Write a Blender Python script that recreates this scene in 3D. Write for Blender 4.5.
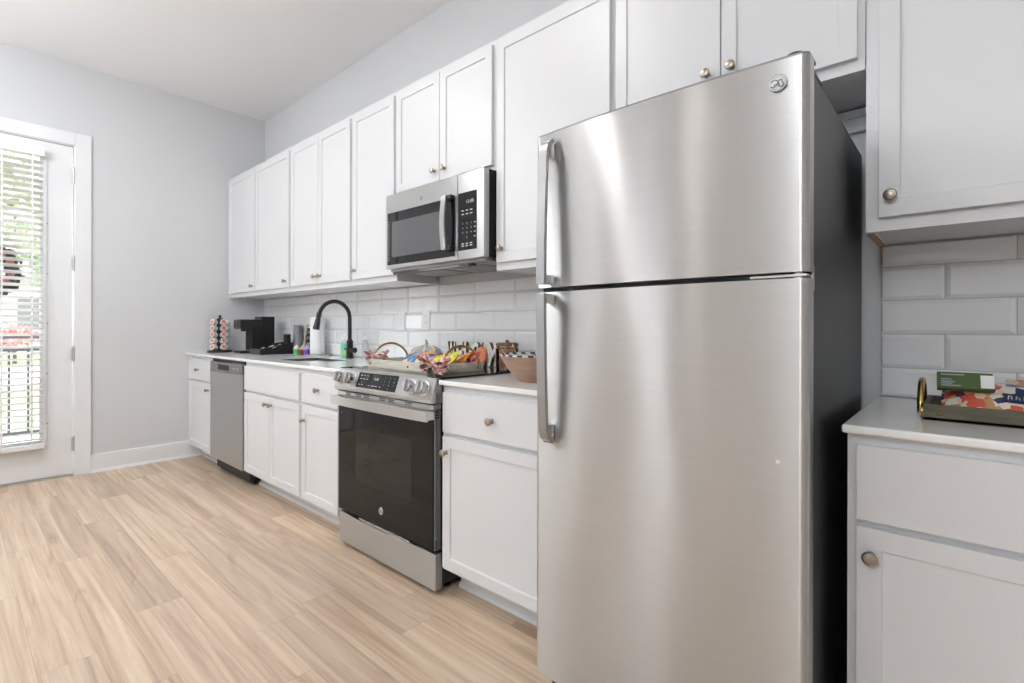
import bpy, bmesh, math, random
from mathutils import Vector, Matrix

random.seed(7)
S = bpy.context.scene
COL = S.collection
for _o in list(bpy.data.objects):
    bpy.data.objects.remove(_o, do_unlink=True)

# ------------------------------------------------------------------ camera
YAW, TILT, ROLL = 0.7522, 0.0005, 0.0020
CAM = Vector((4.7012, -1.9835, 1.0753))
F = Vector((-math.sin(YAW), math.cos(YAW), 0)); R = Vector((math.cos(YAW), math.sin(YAW), 0)); U = Vector((0, 0, 1))
F, U = F*math.cos(TILT) - U*math.sin(TILT), U*math.cos(TILT) + F*math.sin(TILT)
R, U = R*math.cos(ROLL) + U*math.sin(ROLL), U*math.cos(ROLL) - R*math.sin(ROLL)
cd = bpy.data.cameras.new('camera'); cam = bpy.data.objects.new('camera', cd); COL.objects.link(cam)
cam.matrix_world = Matrix(((R.x, U.x, -F.x, CAM.x), (R.y, U.y, -F.y, CAM.y), (R.z, U.z, -F.z, CAM.z), (0, 0, 0, 1)))
cd.sensor_width = 36.0
cd.lens = 505.075/1024*36.0
cd.shift_x = (512-489.83)/1024
cd.shift_y = (328.14-341.5)/1024
cd.clip_start = 0.02; cd.clip_end = 200
S.camera = cam

# ------------------------------------------------------------------ world, daylight, exposure
S.view_settings.view_transform = 'Standard'
S.view_settings.look = 'None'
S.view_settings.exposure = 0.27
S.view_settings.gamma = 1.0
S.view_settings.use_curve_mapping = False
S.cycles.use_denoising = True
S.cycles.max_bounces = 10; S.cycles.diffuse_bounces = 6; S.cycles.glossy_bounces = 5
S.cycles.transparent_max_bounces = 12; S.cycles.transmission_bounces = 6
S.cycles.sample_clamp_indirect = 6.0
S.cycles.caustics_reflective = False; S.cycles.caustics_refractive = False

wd = bpy.data.worlds.new('overcast_sky'); S.world = wd; wd.use_nodes = True
_nt = wd.node_tree
_bg = _nt.nodes['Background']
_tc = _nt.nodes.new('ShaderNodeTexCoord'); _nz = _nt.nodes.new('ShaderNodeTexNoise')
_nz.inputs['Scale'].default_value = 2.0
_rp = _nt.nodes.new('ShaderNodeValToRGB')
_rp.color_ramp.elements[0].color = (0.80, 0.88, 1.0, 1); _rp.color_ramp.elements[1].color = (1, 1, 1, 1)
_nt.links.new(_tc.outputs['Generated'], _nz.inputs['Vector']); _nt.links.new(_nz.outputs['Fac'], _rp.inputs['Fac'])
_nt.links.new(_rp.outputs['Color'], _bg.inputs['Color'])
_bg.inputs['Strength'].default_value = 3.6

def area(name, loc, size, power, rot, color=(1, 1, 1), shape='RECTANGLE'):
    l = bpy.data.lights.new(name, 'AREA'); l.shape = shape; l.size = size[0]
    if shape == 'RECTANGLE': l.size_y = size[1]
    l.energy = power; l.color = color
    o = bpy.data.objects.new(name, l); COL.objects.link(o); o.location = loc; o.rotation_euler = rot
    return o
H90 = math.pi/2
DAY = (0.96, 0.98, 1.0)
# daylight falling in through the two tall windows behind the photographer and the glazed door
WIN_F = [(0.20, 0.68), (1.75, 2.50)]
for _i, (a, b) in enumerate(WIN_F):
    area('window_daylight', ((a+b)/2, -5.36, 1.35), (b-a, 2.1), [6, 9][_i], (H90, 0, 0), DAY)
area('door_daylight', (-0.35, -1.82, 1.3), (0.6, 2.0), 10, (0, -H90, 0), DAY)

# ------------------------------------------------------------------ helpers
def tag(o, label=None, cat=None, group=None, kind=None):
    if label: o['label'] = label
    if cat: o['category'] = cat
    if group: o['group'] = group
    if kind: o['kind'] = kind
    return o

def thing(name, label, cat, loc=(0, 0, 0), group=None):
    o = bpy.data.objects.new(name, None); COL.objects.link(o); o.location = loc
    o.empty_display_size = 0.05
    return tag(o, label, cat, group)

def children(o): return [c for c in bpy.data.objects if c.parent == o]
def copy_tree(o, parent=None):
    c = o.copy(); COL.objects.link(c)
    if parent: c.parent = parent
    for ch in children(o): copy_tree(ch, c)
    return c

def zto(axis):
    return Vector((0, 0, 1)).rotation_difference(Vector(axis).normalized()).to_matrix().to_4x4()

class MB:
    """collects shapes (world coordinates) and links them as one mesh object"""
    def __init__(s): s.bm = bmesh.new()
    def _merge(s, t, mi=0, M=None):
        if M is not None: bmesh.ops.transform(t, matrix=M, verts=t.verts)
        for f in t.faces: f.material_index = mi
        me = bpy.data.meshes.new('tmp'); t.to_mesh(me); t.free()
        s.bm.from_mesh(me); bpy.data.meshes.remove(me)
        return s
    def box(s, x0, x1, y0, y1, z0, z1, bev=0.0, seg=2, mi=0, sel=None, M=None):
        t = bmesh.new()
        bmesh.ops.create_cube(t, size=1, matrix=Matrix.Translation(((x0+x1)/2, (y0+y1)/2, (z0+z1)/2)) @ Matrix.Diagonal((abs(x1-x0), abs(y1-y0), abs(z1-z0), 1)))
        if bev:
            ed = [e for e in t.edges if sel is None or sel((e.verts[0].co+e.verts[1].co)/2)]
            bmesh.ops.bevel(t, geom=ed, offset=bev, segments=seg, profile=0.5, affect='EDGES', clamp_overlap=True)
        return s._merge(t, mi, M)
    def prism(s, poly, axis, a0, a1, bev=0.0, seg=2, mi=0, M=None):
        """poly: 2D points in the two other axes, in order (x: y,z) (y: x,z) (z: x,y)"""
        t = bmesh.new()
        def P(p, a):
            return {'x': (a, p[0], p[1]), 'y': (p[0], a, p[1]), 'z': (p[0], p[1], a)}[axis]
        v0 = [t.verts.new(P(p, a0)) for p in poly]; v1 = [t.verts.new(P(p, a1)) for p in poly]
        t.faces.new(v0); t.faces.new(list(reversed(v1)))
        n = len(poly)
        for i in range(n): t.faces.new((v0[i], v1[i], v1[(i+1) % n], v0[(i+1) % n]))
        bmesh.ops.recalc_face_normals(t, faces=t.faces)
        if bev: bmesh.ops.bevel(t, geom=list(t.edges), offset=bev, segments=seg, profile=0.5, affect='EDGES', clamp_overlap=True)
        return s._merge(t, mi, M)
    def lathe(s, prof, c=(0, 0, 0), axis=(0, 0, 1), n=24, mi=0, sx=1, sy=1, M=None):
        t = bmesh.new(); rings = []
        for r, h in prof:
            if r < 1e-6: rings.append([t.verts.new((0, 0, h))])
            else: rings.append([t.verts.new((r*sx*math.cos(2*math.pi*k/n), r*sy*math.sin(2*math.pi*k/n), h)) for k in range(n)])
        for a, b in zip(rings, rings[1:]):
            for k in range(n):
                k2 = (k+1) % n
                if len(a) == 1 and len(b) == 1: continue
                if len(a) == 1: t.faces.new((a[0], b[k], b[k2]))
                elif len(b) == 1: t.faces.new((a[k], b[0], a[k2]))
                else: t.faces.new((a[k], b[k], b[k2], a[k2]))
        if len(rings[0]) > 1: t.faces.new(rings[0])
        if len(rings[-1]) > 1: t.faces.new(rings[-1])
        bmesh.ops.recalc_face_normals(t, faces=t.faces)
        m = Matrix.Translation(c) @ zto(axis)
        return s._merge(t, mi, m if M is None else M @ m)
    def tube(s, pts, r, n=10, closed=False, mi=0, flat=1.0, up=None, M=None):
        """round (or flattened) bar along a path; r is a number or one per point"""
        t = bmesh.new(); P = [Vector(p) for p in pts]; N = len(P); rings = []
        u = None
        for i in range(N):
            if closed: d = (P[(i+1) % N]-P[i-1])
            else: d = P[min(i+1, N-1)]-P[max(i-1, 0)]
            d.normalize()
            if u is None:
                u = Vector(up) if up else (Vector((0, 0, 1)) if abs(d.z) < 0.9 else Vector((1, 0, 0)))
            elif up: u = Vector(up)
            u = (u - d*u.dot(d)).normalized(); w = d.cross(u)
            rr = r[i] if isinstance(r, (list, tuple)) else r
            rings.append([t.verts.new(P[i] + u*rr*math.cos(2*math.pi*k/n) + w*rr*flat*math.sin(2*math.pi*k/n)) for k in range(n)])
        for i in range(N if closed else N-1):
            a, b = rings[i], rings[(i+1) % N]
            for k in range(n): t.faces.new((a[k], a[(k+1) % n], b[(k+1) % n], b[k]))
        if not closed: t.faces.new(rings[0]); t.faces.new(rings[-1])
        bmesh.ops.recalc_face_normals(t, faces=t.faces)
        return s._merge(t, mi, M)
    def strip(s, pts, wv, w, th, mi=0, M=None):
        """flat band of thickness th along a path, its width along wv"""
        t = bmesh.new(); P = [Vector(p) for p in pts]; N = len(P); rings = []
        for i in range(N):
            d = (P[min(i+1, N-1)]-P[max(i-1, 0)]).normalized()
            a = Vector(wv); a = (a-d*a.dot(d)).normalized(); nrm = d.cross(a)
            ww = w[i] if isinstance(w, (list, tuple)) else w
            rings.append([t.verts.new(P[i]+a*ww/2*sa+nrm*th/2*sb) for sa, sb in ((-1, -1), (1, -1), (1, 1), (-1, 1))])
        for a, b in zip(rings, rings[1:]):
            for k in range(4): t.faces.new((a[k], a[(k+1) % 4], b[(k+1) % 4], b[k]))
        t.faces.new(rings[0]); t.faces.new(rings[-1])
        bmesh.ops.recalc_face_normals(t, faces=t.faces)
        return s._merge(t, mi, M)
    def ball(s, c, r, sc=(1, 1, 1), sub=2, mi=0, fn=None, M=None):
        t = bmesh.new(); bmesh.ops.create_icosphere(t, subdivisions=sub, radius=1)
        for v in t.verts:
            k = fn(v.co) if fn else 1.0
            v.co = Vector((v.co.x*r*sc[0]*k, v.co.y*r*sc[1]*k, v.co.z*r*sc[2]*k)) + Vector(c)
        return s._merge(t, mi, M)
    def mesh(s, me, M=None, mi=0):
        t = bmesh.new(); t.from_mesh(me); return s._merge(t, mi, M)
    def build(s, name, mats, parent=None, angle=35, smooth=True):
        if not isinstance(mats, (list, tuple)): mats = [mats]
        root = parent
        while root is not None and root.parent is not None: root = root.parent
        if root is not None: bmesh.ops.translate(s.bm, vec=-root.location, verts=s.bm.verts)
        ca = math.radians(angle)
        for f in s.bm.faces: f.smooth = smooth
        for e in s.bm.edges:
            if len(e.link_faces) == 2: e.smooth = e.calc_face_angle(0) < ca
        me = bpy.data.meshes.new(name); s.bm.to_mesh(me); s.bm.free()
        for m in mats: me.materials.append(m)
        o = bpy.data.objects.new(name, me); COL.objects.link(o)
        if smooth:
            wn = o.modifiers.new('weighted_normals', 'WEIGHTED_NORMAL'); wn.keep_sharp = True; wn.weight = 100
        if parent is not None: o.parent = parent
        return o

def struct(o): o['kind'] = 'structure'; return o
def base_at(o):
    """put the origin of a lone mesh at the middle of its own base"""
    me = o.data; xs = [v.co for v in me.vertices]
    c = Vector(((min(v.x for v in xs)+max(v.x for v in xs))/2, (min(v.y for v in xs)+max(v.y for v in xs))/2, min(v.z for v in xs)))
    me.transform(Matrix.Translation(-c)); o.location = c
    return o

def text_mesh(txt, size, depth=0.001, bold=0.0):
    cu = bpy.data.curves.new('t', 'FONT'); cu.body = txt; cu.size = size; cu.extrude = depth; cu.offset = bold
    cu.align_x = 'CENTER'; cu.align_y = 'CENTER'; cu.resolution_u = 3
    ob = bpy.data.objects.new('t', cu)
    me = bpy.data.meshes.new_from_object(ob)
    bpy.data.objects.remove(ob); bpy.data.curves.remove(cu)
    return me
def face_front(x, y, z): return Matrix.Translation((x, y, z)) @ Matrix.Rotation(H90, 4, 'X')   # text facing -Y

# ------------------------------------------------------------------ materials
def mat(name, col, rough=0.5, metal=0.0, var=0.04, scale=30.0, bump=0.0, bscale=None, coat=0.0, spec=None, aniso=0.0, stretch=(1, 1, 1), trans=0.0, ior=1.45, rvar=0.0):
    m = bpy.data.materials.new(name); m.use_nodes = True; nt = m.node_tree; b = nt.nodes['Principled BSDF']
    tc = nt.nodes.new('ShaderNodeTexCoord'); mp = nt.nodes.new('ShaderNodeMapping'); mp.inputs['Scale'].default_value = stretch
    nz = nt.nodes.new('ShaderNodeTexNoise'); nz.inputs['Scale'].default_value = scale; nz.inputs['Detail'].default_value = 4
    rp = nt.nodes.new('ShaderNodeValToRGB')
    rp.color_ramp.elements[0].position = 0.3; rp.color_ramp.elements[1].position = 0.7
    lo = [max(0, c*(1-var)) for c in col]; hi = [min(1, c*(1+var)) for c in col]
    rp.color_ramp.elements[0].color = (*lo, 1); rp.color_ramp.elements[1].color = (*hi, 1)
    L = nt.links.new
    L(tc.outputs['Object'], mp.inputs['Vector']); L(mp.outputs['Vector'], nz.inputs['Vector'])
    L(nz.outputs['Fac'], rp.inputs['Fac']); L(rp.outputs['Color'], b.inputs['Base Color'])
    b.inputs['Roughness'].default_value = rough; b.inputs['Metallic'].default_value = metal
    b.inputs['Coat Weight'].default_value = coat
    if spec is not None: b.inputs['Specular IOR Level'].default_value = spec
    if trans: b.inputs['Transmission Weight'].default_value = trans; b.inputs['IOR'].default_value = ior
    if rvar:
        mr = nt.nodes.new('ShaderNodeMapRange'); mr.inputs['To Min'].default_value = rough-rvar; mr.inputs['To Max'].default_value = rough+rvar
        L(nz.outputs['Fac'], mr.inputs['Value']); L(mr.outputs['Result'], b.inputs['Roughness'])
    if bump:
        nb = nz
        if bscale:
            nb = nt.nodes.new('ShaderNodeTexNoise'); nb.inputs['Scale'].default_value = bscale; L(mp.outputs['Vector'], nb.inputs['Vector'])
        bp = nt.nodes.new('ShaderNodeBump'); bp.inputs['Strength'].default_value = bump; bp.inputs['Distance'].default_value = 0.002
        L(nb.outputs['Fac'], bp.inputs['Height']); L(bp.outputs['Normal'], b.inputs['Normal'])
    if aniso:
        b.inputs['Anisotropic'].default_value = aniso
        tg = nt.nodes.new('ShaderNodeTangent'); tg.direction_type = 'RADIAL'; tg.axis = 'Z'
        L(tg.outputs['Tangent'], b.inputs['Tangent']); b.inputs['Anisotropic Rotation'].default_value = 0.25
    return m

def pane_mat(name, tint=(1, 1, 1), refl=0.06):
    m = bpy.data.materials.new(name); m.use_nodes = True; nt = m.node_tree; nt.nodes.clear()
    out = nt.nodes.new('ShaderNodeOutputMaterial'); mx = nt.nodes.new('ShaderNodeMixShader')
    tr = nt.nodes.new('ShaderNodeBsdfTransparent'); gl = nt.nodes.new('ShaderNodeBsdfGlossy'); fr = nt.nodes.new('ShaderNodeFresnel')
    tr.inputs['Color'].default_value = (*tint, 1); gl.inputs['Roughness'].default_value = 0.02; fr.inputs['IOR'].default_value = 1.35
    L = nt.links.new
    L(fr.outputs['Fac'], mx.inputs['Fac']); L(tr.outputs['BSDF'], mx.inputs[1]); L(gl.outputs['BSDF'], mx.inputs[2]); L(mx.outputs['Shader'], out.inputs['Surface'])
    return m

def patch_mat(name, cols, scale=20.0, rough=0.3, stretch=(1, 1, 1), detail=1.5, coat=0.3):
    """printed packaging: sharp patches of a few colours"""
    m = mat(name, (1, 1, 1), rough, coat=coat); nt = m.node_tree; b = nt.nodes['Principled BSDF']
    mp = [n for n in nt.nodes if n.type == 'MAPPING'][0]; mp.inputs['Scale'].default_value = stretch
    nz = [n for n in nt.nodes if n.type == 'TEX_NOISE'][0]; nz.inputs['Scale'].default_value = scale*1.3; nz.inputs['Detail'].default_value = 2
    ds = nt.nodes.new('ShaderNodeVectorMath'); ds.operation = 'MULTIPLY_ADD'; ds.inputs[1].default_value = (.5/scale,)*3
    vo = nt.nodes.new('ShaderNodeTexVoronoi'); vo.inputs['Scale'].default_value = scale; vo.inputs['Randomness'].default_value = 1.0
    sc_ = nt.nodes.new('ShaderNodeSeparateColor')
    nt.links.new(nz.outputs['Color'], ds.inputs[0]); nt.links.new(mp.outputs['Vector'], ds.inputs[2]); nt.links.new(ds.outputs['Vector'], vo.inputs['Vector'])
    nt.links.new(vo.outputs['Color'], sc_.inputs['Color'])
    rp = [n for n in nt.nodes if n.type == 'VALTORGB'][0]; cr = rp.color_ramp; cr.interpolation = 'CONSTANT'
    nt.links.new(sc_.outputs['Red'], rp.inputs['Fac'])
    while len(cr.elements) > 1: cr.elements.remove(cr.elements[0])
    n = len(cols)
    for i, c in enumerate(cols):
        pos = i/n
        if i == 0: e = cr.elements[0]; e.position = 0
        else: e = cr.elements.new(pos)
        e.color = (*c, 1)
    return m

def plaid_mat(name):
    m = mat(name, (0.8, 0.74, 0.68), 0.85); nt = m.node_tree; b = nt.nodes['Principled BSDF']; L = nt.links.new
    tc = [n for n in nt.nodes if n.type == 'TEX_COORD'][0]
    prev = None
    for axis, sc, colr, th in (('X', 34, (0.62, 0.14, 0.11), 0.66), ('Z', 34, (0.62, 0.14, 0.11), 0.66), ('DIAGONAL', 17, (0.10, 0.09, 0.09), 0.88)):
        w = nt.nodes.new('ShaderNodeTexWave'); w.bands_direction = axis; w.inputs['Scale'].default_value = sc
        L(tc.outputs['Object'], w.inputs['Vector'])
        mt = nt.nodes.new('ShaderNodeMath'); mt.operation = 'GREATER_THAN'; mt.inputs[1].default_value = th; L(w.outputs['Fac'], mt.inputs[0])
        mx = nt.nodes.new('ShaderNodeMix'); mx.data_type = 'RGBA'
        mu = nt.nodes.new('ShaderNodeMath'); mu.operation = 'MULTIPLY'; mu.inputs[1].default_value = 0.75; L(mt.outputs[0], mu.inputs[0]); L(mu.outputs[0], mx.inputs['Factor'])
        if prev is None: mx.inputs['A'].default_value = (0.84, 0.76, 0.72, 1)
        else: L(prev, mx.inputs['A'])
        mx.inputs['B'].default_value = (*colr, 1); prev = mx.outputs['Result']
    L(prev, b.inputs['Base Color'])
    return m

def floor_mat():
    m = bpy.data.materials.new('oak_planks'); m.use_nodes = True; nt = m.node_tree; b = nt.nodes['Principled BSDF']; L = nt.links.new
    def mth(op, a, c=None):
        n = nt.nodes.new('ShaderNodeMath'); n.operation = op
        for i, v in enumerate((a, c)):
            if v is None: continue
            if isinstance(v, (int, float)): n.inputs[i].default_value = v
            else: L(v, n.inputs[i])
        return n.outputs[0]
    def comb(x, y, z):
        n = nt.nodes.new('ShaderNodeCombineXYZ')
        for i, v in enumerate((x, y, z)):
            if isinstance(v, (int, float)): n.inputs[i].default_value = v
            else: L(v, n.inputs[i])
        return n.outputs[0]
    def wn(v):
        n = nt.nodes.new('ShaderNodeTexWhiteNoise'); n.noise_dimensions = '3D'; L(v, n.inputs['Vector']); return n.outputs['Value']
    def noise(v, sc, det, dist=0.0, rough=0.55):
        n = nt.nodes.new('ShaderNodeTexNoise'); L(v, n.inputs['Vector']); n.inputs['Scale'].default_value = sc; n.inputs['Detail'].default_value = det
        n.inputs['Distortion'].default_value = dist; n.inputs['Roughness'].default_value = rough; return n.outputs['Fac']
    def ramp(f, st):
        n = nt.nodes.new('ShaderNodeValToRGB'); L(f, n.inputs['Fac']); cr = n.color_ramp
        while len(cr.elements) > 1: cr.elements.remove(cr.elements[0])
        for i, (p, c) in enumerate(st):
            e = cr.elements[0] if i == 0 else cr.elements.new(p)
            e.position = p; e.color = (*c, 1)
        return n.outputs['Color']
    def mix(f, a, c, bt='MIX'):
        n = nt.nodes.new('ShaderNodeMix'); n.data_type = 'RGBA'; n.blend_type = bt
        if isinstance(f, (int, float)): n.inputs['Factor'].default_value = f
        else: L(f, n.inputs['Factor'])
        for nm, v in (('A', a), ('B', c)):
            if isinstance(v, tuple): n.inputs[nm].default_value = (*v, 1)
            else: L(v, n.inputs[nm])
        return n.outputs['Result']
    tc = nt.nodes.new('ShaderNodeTexCoord'); sp = nt.nodes.new('ShaderNodeSeparateXYZ'); L(tc.outputs['Object'], sp.inputs[0])
    X, Y = sp.outputs['X'], sp.outputs['Y']
    PW, PL = 0.150, 1.22
    yr = mth('DIVIDE', Y, PW); row = mth('FLOOR', yr); fy = mth('FRACT', yr)
    off = mth('MULTIPLY', wn(comb(row, 3.3, 1.7)), 7.0)
    xr = mth('ADD', mth('DIVIDE', X, PL), off); colm = mth('FLOOR', xr); fx = mth('FRACT', xr)
    rid = wn(comb(row, colm, 5.1)); rid2 = wn(comb(colm, row, 9.4))
    # grain, stretched along the plank
    g1 = noise(comb(mth('MULTIPLY', X, 0.55), mth('MULTIPLY', Y, 15.0), mth('MULTIPLY', rid, 40)), 1.2, 6, 1.1, 0.62)
    g2 = noise(comb(mth('MULTIPLY', X, 3.0), mth('MULTIPLY', Y, 70.0), mth('MULTIPLY', rid, 60)), 1.0, 4, 0.6, 0.65)
    g3 = noise(comb(mth('MULTIPLY', X, 1.1), mth('MULTIPLY', Y, 7.5), mth('MULTIPLY', rid2, 50)), 1.5, 4, 1.6, 0.5)
    c = ramp(g1, [(0.0, (0.30, 0.20, 0.13)), (0.36, (0.47, 0.335, 0.23)), (0.45, (0.58, 0.43, 0.305)), (0.56, (0.68, 0.525, 0.375)), (0.70, (0.74, 0.62, 0.49)), (1.0, (0.80, 0.70, 0.60))])
    c = mix(mth('MULTIPLY', rid2, 0.28), c, (0.60, 0.50, 0.42))
    dark = ramp(g3, [(0.0, (1, 1, 1)), (0.62, (1, 1, 1)), (0.78, (0.62, 0.54, 0.47))])
    c = mix(0.65, c, dark, 'MULTIPLY')
    fine = ramp(g2, [(0.0, (0.74, 0.70, 0.66)), (0.42, (0.93, 0.92, 0.91)), (0.6, (1.05, 1.05, 1.05))])
    c = mix(0.7, c, fine, 'MULTIPLY')
    tone = ramp(rid, [(0.0, (0.90, 0.89, 0.885)), (0.5, (1, 1, 1)), (1.0, (1.07, 1.065, 1.06))])
    c = mix(1.0, c, tone, 'MULTIPLY')
    sy = mth('LESS_THAN', mth('ABSOLUTE', mth('SUBTRACT', fy, 0.5)), 0.492)
    sx = mth('LESS_THAN', mth('ABSOLUTE', mth('SUBTRACT', fx, 0.5)), 0.4988)
    seam = mth('MULTIPLY', sy, sx)
    c = mix(mth('MULTIPLY', mth('SUBTRACT', 1.0, seam), 0.26), c, (0.17, 0.11, 0.075))
    L(c, b.inputs['Base Color'])
    mr = nt.nodes.new('ShaderNodeMapRange'); mr.inputs['To Min'].default_value = 0.36; mr.inputs['To Max'].default_value = 0.5
    L(g2, mr.inputs['Value']); L(mr.outputs['Result'], b.inputs['Roughness'])
    bp = nt.nodes.new('ShaderNodeBump'); bp.inputs['Strength'].default_value = 0.12; bp.inputs['Distance'].default_value = 0.002
    L(g2, bp.inputs['Height']); L(bp.outputs['Normal'], b.inputs['Normal'])
    return m

def brushed(name, col=(0.60, 0.595, 0.585), rough=0.36, wav=0.0):
    m = mat(name, col, rough, 1.0, var=0.025, scale=1.0, aniso=1.0, stretch=(6, 6, 420))
    nt = m.node_tree; L = nt.links.new; b = nt.nodes['Principled BSDF']
    if wav:
        tc = [n for n in nt.nodes if n.type == 'TEX_COORD'][0]
        mp = nt.nodes.new('ShaderNodeMapping'); mp.inputs['Scale'].default_value = (1.6, 1.6, 0.7); L(tc.outputs['Object'], mp.inputs['Vector'])
        nz = nt.nodes.new('ShaderNodeTexNoise'); nz.inputs['Scale'].default_value = 2.2; nz.inputs['Detail'].default_value = 0.5; L(mp.outputs['Vector'], nz.inputs['Vector'])
        bp = nt.nodes.new('ShaderNodeBump'); bp.inputs['Strength'].default_value = 1.0; bp.inputs['Distance'].default_value = wav
        L(nz.outputs['Fac'], bp.inputs['Height']); L(bp.outputs['Normal'], b.inputs['Normal'])
    return m

M = {}
M['cab'] = mat('white_cabinet_paint', (0.715, 0.722, 0.738), 0.36, var=0.01, scale=4)
M['cab_in'] = mat('unpainted_cabinet_edge', (0.50, 0.33, 0.20), 0.7, var=0.15, stretch=(1, 1, 12))
M['wall'] = mat('grey_wall_paint', (0.655, 0.665, 0.68), 0.75, var=0.012, scale=160, bump=0.12)
M['ceil'] = mat('white_ceiling_paint', (0.85, 0.855, 0.865), 0.85, var=0.01, scale=120, bump=0.1)
M['trim'] = mat('white_trim_paint', (0.80, 0.81, 0.825), 0.35, var=0.01, scale=6)
M['tile'] = mat('white_glazed_tile', (0.80, 0.805, 0.81), 0.10, var=0.015, scale=5, coat=0.3)
M['grout'] = mat('grey_grout', (0.50, 0.50, 0.50), 0.9, var=0.08, scale=200)
M['quartz'] = mat('white_quartz', (0.87, 0.87, 0.865), 0.12, var=0.03, scale=260, rvar=0.02)
M['floor'] = floor_mat()
M['steel'] = brushed('brushed_stainless', wav=0.0)
M['steel_door'] = brushed('brushed_stainless_door', (0.57, 0.568, 0.562), 0.32, wav=0.012)
M['steel_handle'] = mat('satin_steel_handle', (0.40, 0.40, 0.40), 0.42, 1.0, var=0.03)
M['basin'] = mat('satin_steel_basin', (0.16, 0.16, 0.165), 0.5, 1.0, var=0.06)
M['steel_dark'] = brushed('dark_stainless', (0.36, 0.36, 0.37), 0.33)
M['steel_soft'] = mat('satin_steel_badge', (0.50, 0.50, 0.50), 0.45, 1.0, var=0.03)
M['chrome'] = mat('polished_steel', (0.62, 0.62, 0.63), 0.24, 1.0, var=0.02)
M['nickel'] = mat('satin_bronze_nickel', (0.40, 0.34, 0.285), 0.34, 1.0, var=0.06, scale=60)
M['hinge'] = mat('satin_nickel_hinge', (0.62, 0.61, 0.59), 0.35, 1.0, var=0.05)
M['blackglass'] = mat('black_glass', (0.008, 0.008, 0.009), 0.04, var=0.1, spec=0.30)
M['window_dark'] = mat('tinted_oven_window', (0.020, 0.019, 0.018), 0.06, var=0.25, scale=2, stretch=(1, 1, 6), spec=0.32)
M['mw_window'] = mat('microwave_mesh_window', (0.10, 0.10, 0.105), 0.12, var=0.08, scale=300)
M['black'] = mat('black_plastic', (0.009, 0.009, 0.010), 0.42, var=0.15)
M['matteblack'] = mat('matte_black_metal', (0.014, 0.014, 0.016), 0.32, var=0.15)
M['charcoal'] = mat('charcoal_textured_steel', (0.030, 0.033, 0.037), 0.42, var=0.12, scale=420, bump=0.25)
M['grey'] = mat('grey_plastic', (0.26, 0.26, 0.27), 0.4, var=0.05)
M['legend'] = mat('white_print', (0.62, 0.64, 0.66), 0.5, var=0.02)
M['legend_dim'] = mat('pale_blue_grey_print', (0.30, 0.36, 0.42), 0.5, var=0.02)
M['white'] = mat('white_plastic', (0.82, 0.82, 0.81), 0.35, var=0.01)
M['paper'] = mat('white_paper', (0.84, 0.84, 0.83), 0.9, var=0.03, scale=140, bump=0.35)
M['gold'] = mat('antique_brass', (0.55, 0.38, 0.14), 0.24, 1.0, var=0.10, scale=30)
M['traywood'] = mat('weathered_grey_wood', (0.66, 0.625, 0.53), 0.75, var=0.16, scale=6, stretch=(2, 16, 16), bump=0.2)
M['traywood2'] = mat('weathered_olive_wood', (0.125, 0.115, 0.08), 0.75, var=0.28, scale=6, stretch=(2, 16, 16), bump=0.2)
M['bowlwood'] = mat('turned_brown_wood', (0.38, 0.245, 0.17), 0.5, var=0.15, scale=8, stretch=(1, 1, 7))
M['signwhite'] = mat('distressed_white_paint', (0.72, 0.70, 0.66), 0.7, var=0.16, scale=38)
M['signside'] = mat('rustic_brown_wood', (0.20, 0.11, 0.065), 0.8, var=0.3, scale=30)
M['orange'] = mat('orange_pumpkin_paint', (0.72, 0.26, 0.13), 0.6, var=0.15, scale=40)
M['burlap'] = mat('grey_burlap', (0.40, 0.375, 0.35), 0.9, var=0.25, scale=240, bump=0.4)
M['cream'] = mat('cream_cord', (0.80, 0.78, 0.74), 0.8, var=0.06)
M['glass'] = mat('clear_glass', (0.96, 0.98, 0.98), 0.03, var=0.0, trans=1.0, ior=1.35)
M['clearplastic'] = mat('clear_plastic', (0.93, 0.96, 0.98), 0.08, var=0.0, trans=0.85, ior=1.25)
M['copper'] = patch_mat('amber_treats', [(0.42, 0.17, 0.09), (0.55, 0.25, 0.13), (0.34, 0.13, 0.08), (0.62, 0.33, 0.20)], 45, 0.3)
M['checks'] = None
M['pane'] = pane_mat('door_glass')
M['plaid'] = plaid_mat('red_plaid_ribbon')
M['leafdark'] = mat('wreath_leaf', (0.030, 0.055, 0.030), 0.6, var=0.4, scale=30)
M['pink'] = mat('pink_petal', (0.72, 0.28, 0.22), 0.6, var=0.3, scale=30)
M['leaf'] = mat('green_leaf', (0.34, 0.46, 0.24), 0.6, var=0.35, scale=1.5)
M['leafgold'] = mat('yellow_green_leaf', (0.66, 0.66, 0.50), 0.6, var=0.35, scale=1.5)
M['leafred'] = mat('red_leaf', (0.68, 0.30, 0.28), 0.6, var=0.35, scale=1.5)
M['bark'] = mat('brown_bark', (0.16, 0.12, 0.09), 0.9, var=0.3, scale=10, bump=0.5)
M['lawn'] = mat('lawn_grass', (0.36, 0.43, 0.24), 0.9, var=0.35, scale=3)
M['concrete'] = mat('pale_concrete', (0.74, 0.74, 0.73), 0.85, var=0.06, scale=6)
M['rail'] = mat('dark_grey_railing_paint', (0.07, 0.075, 0.08), 0.5, var=0.1)
M['siding'] = mat('beige_siding', (0.74, 0.70, 0.64), 0.8, var=0.06, stretch=(1, 1, 12))
M['roofing'] = mat('grey_shingle', (0.45, 0.45, 0.45), 0.9, var=0.2, scale=8)
M['lamp'] = bpy.data.materials.new('warm_lamp_lens'); M['lamp'].use_nodes = True
_b = M['lamp'].node_tree.nodes['Principled BSDF']; _b.inputs['Emission Color'].default_value = (1, 0.95, 0.88, 1); _b.inputs['Emission Strength'].default_value = 9.0

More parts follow.
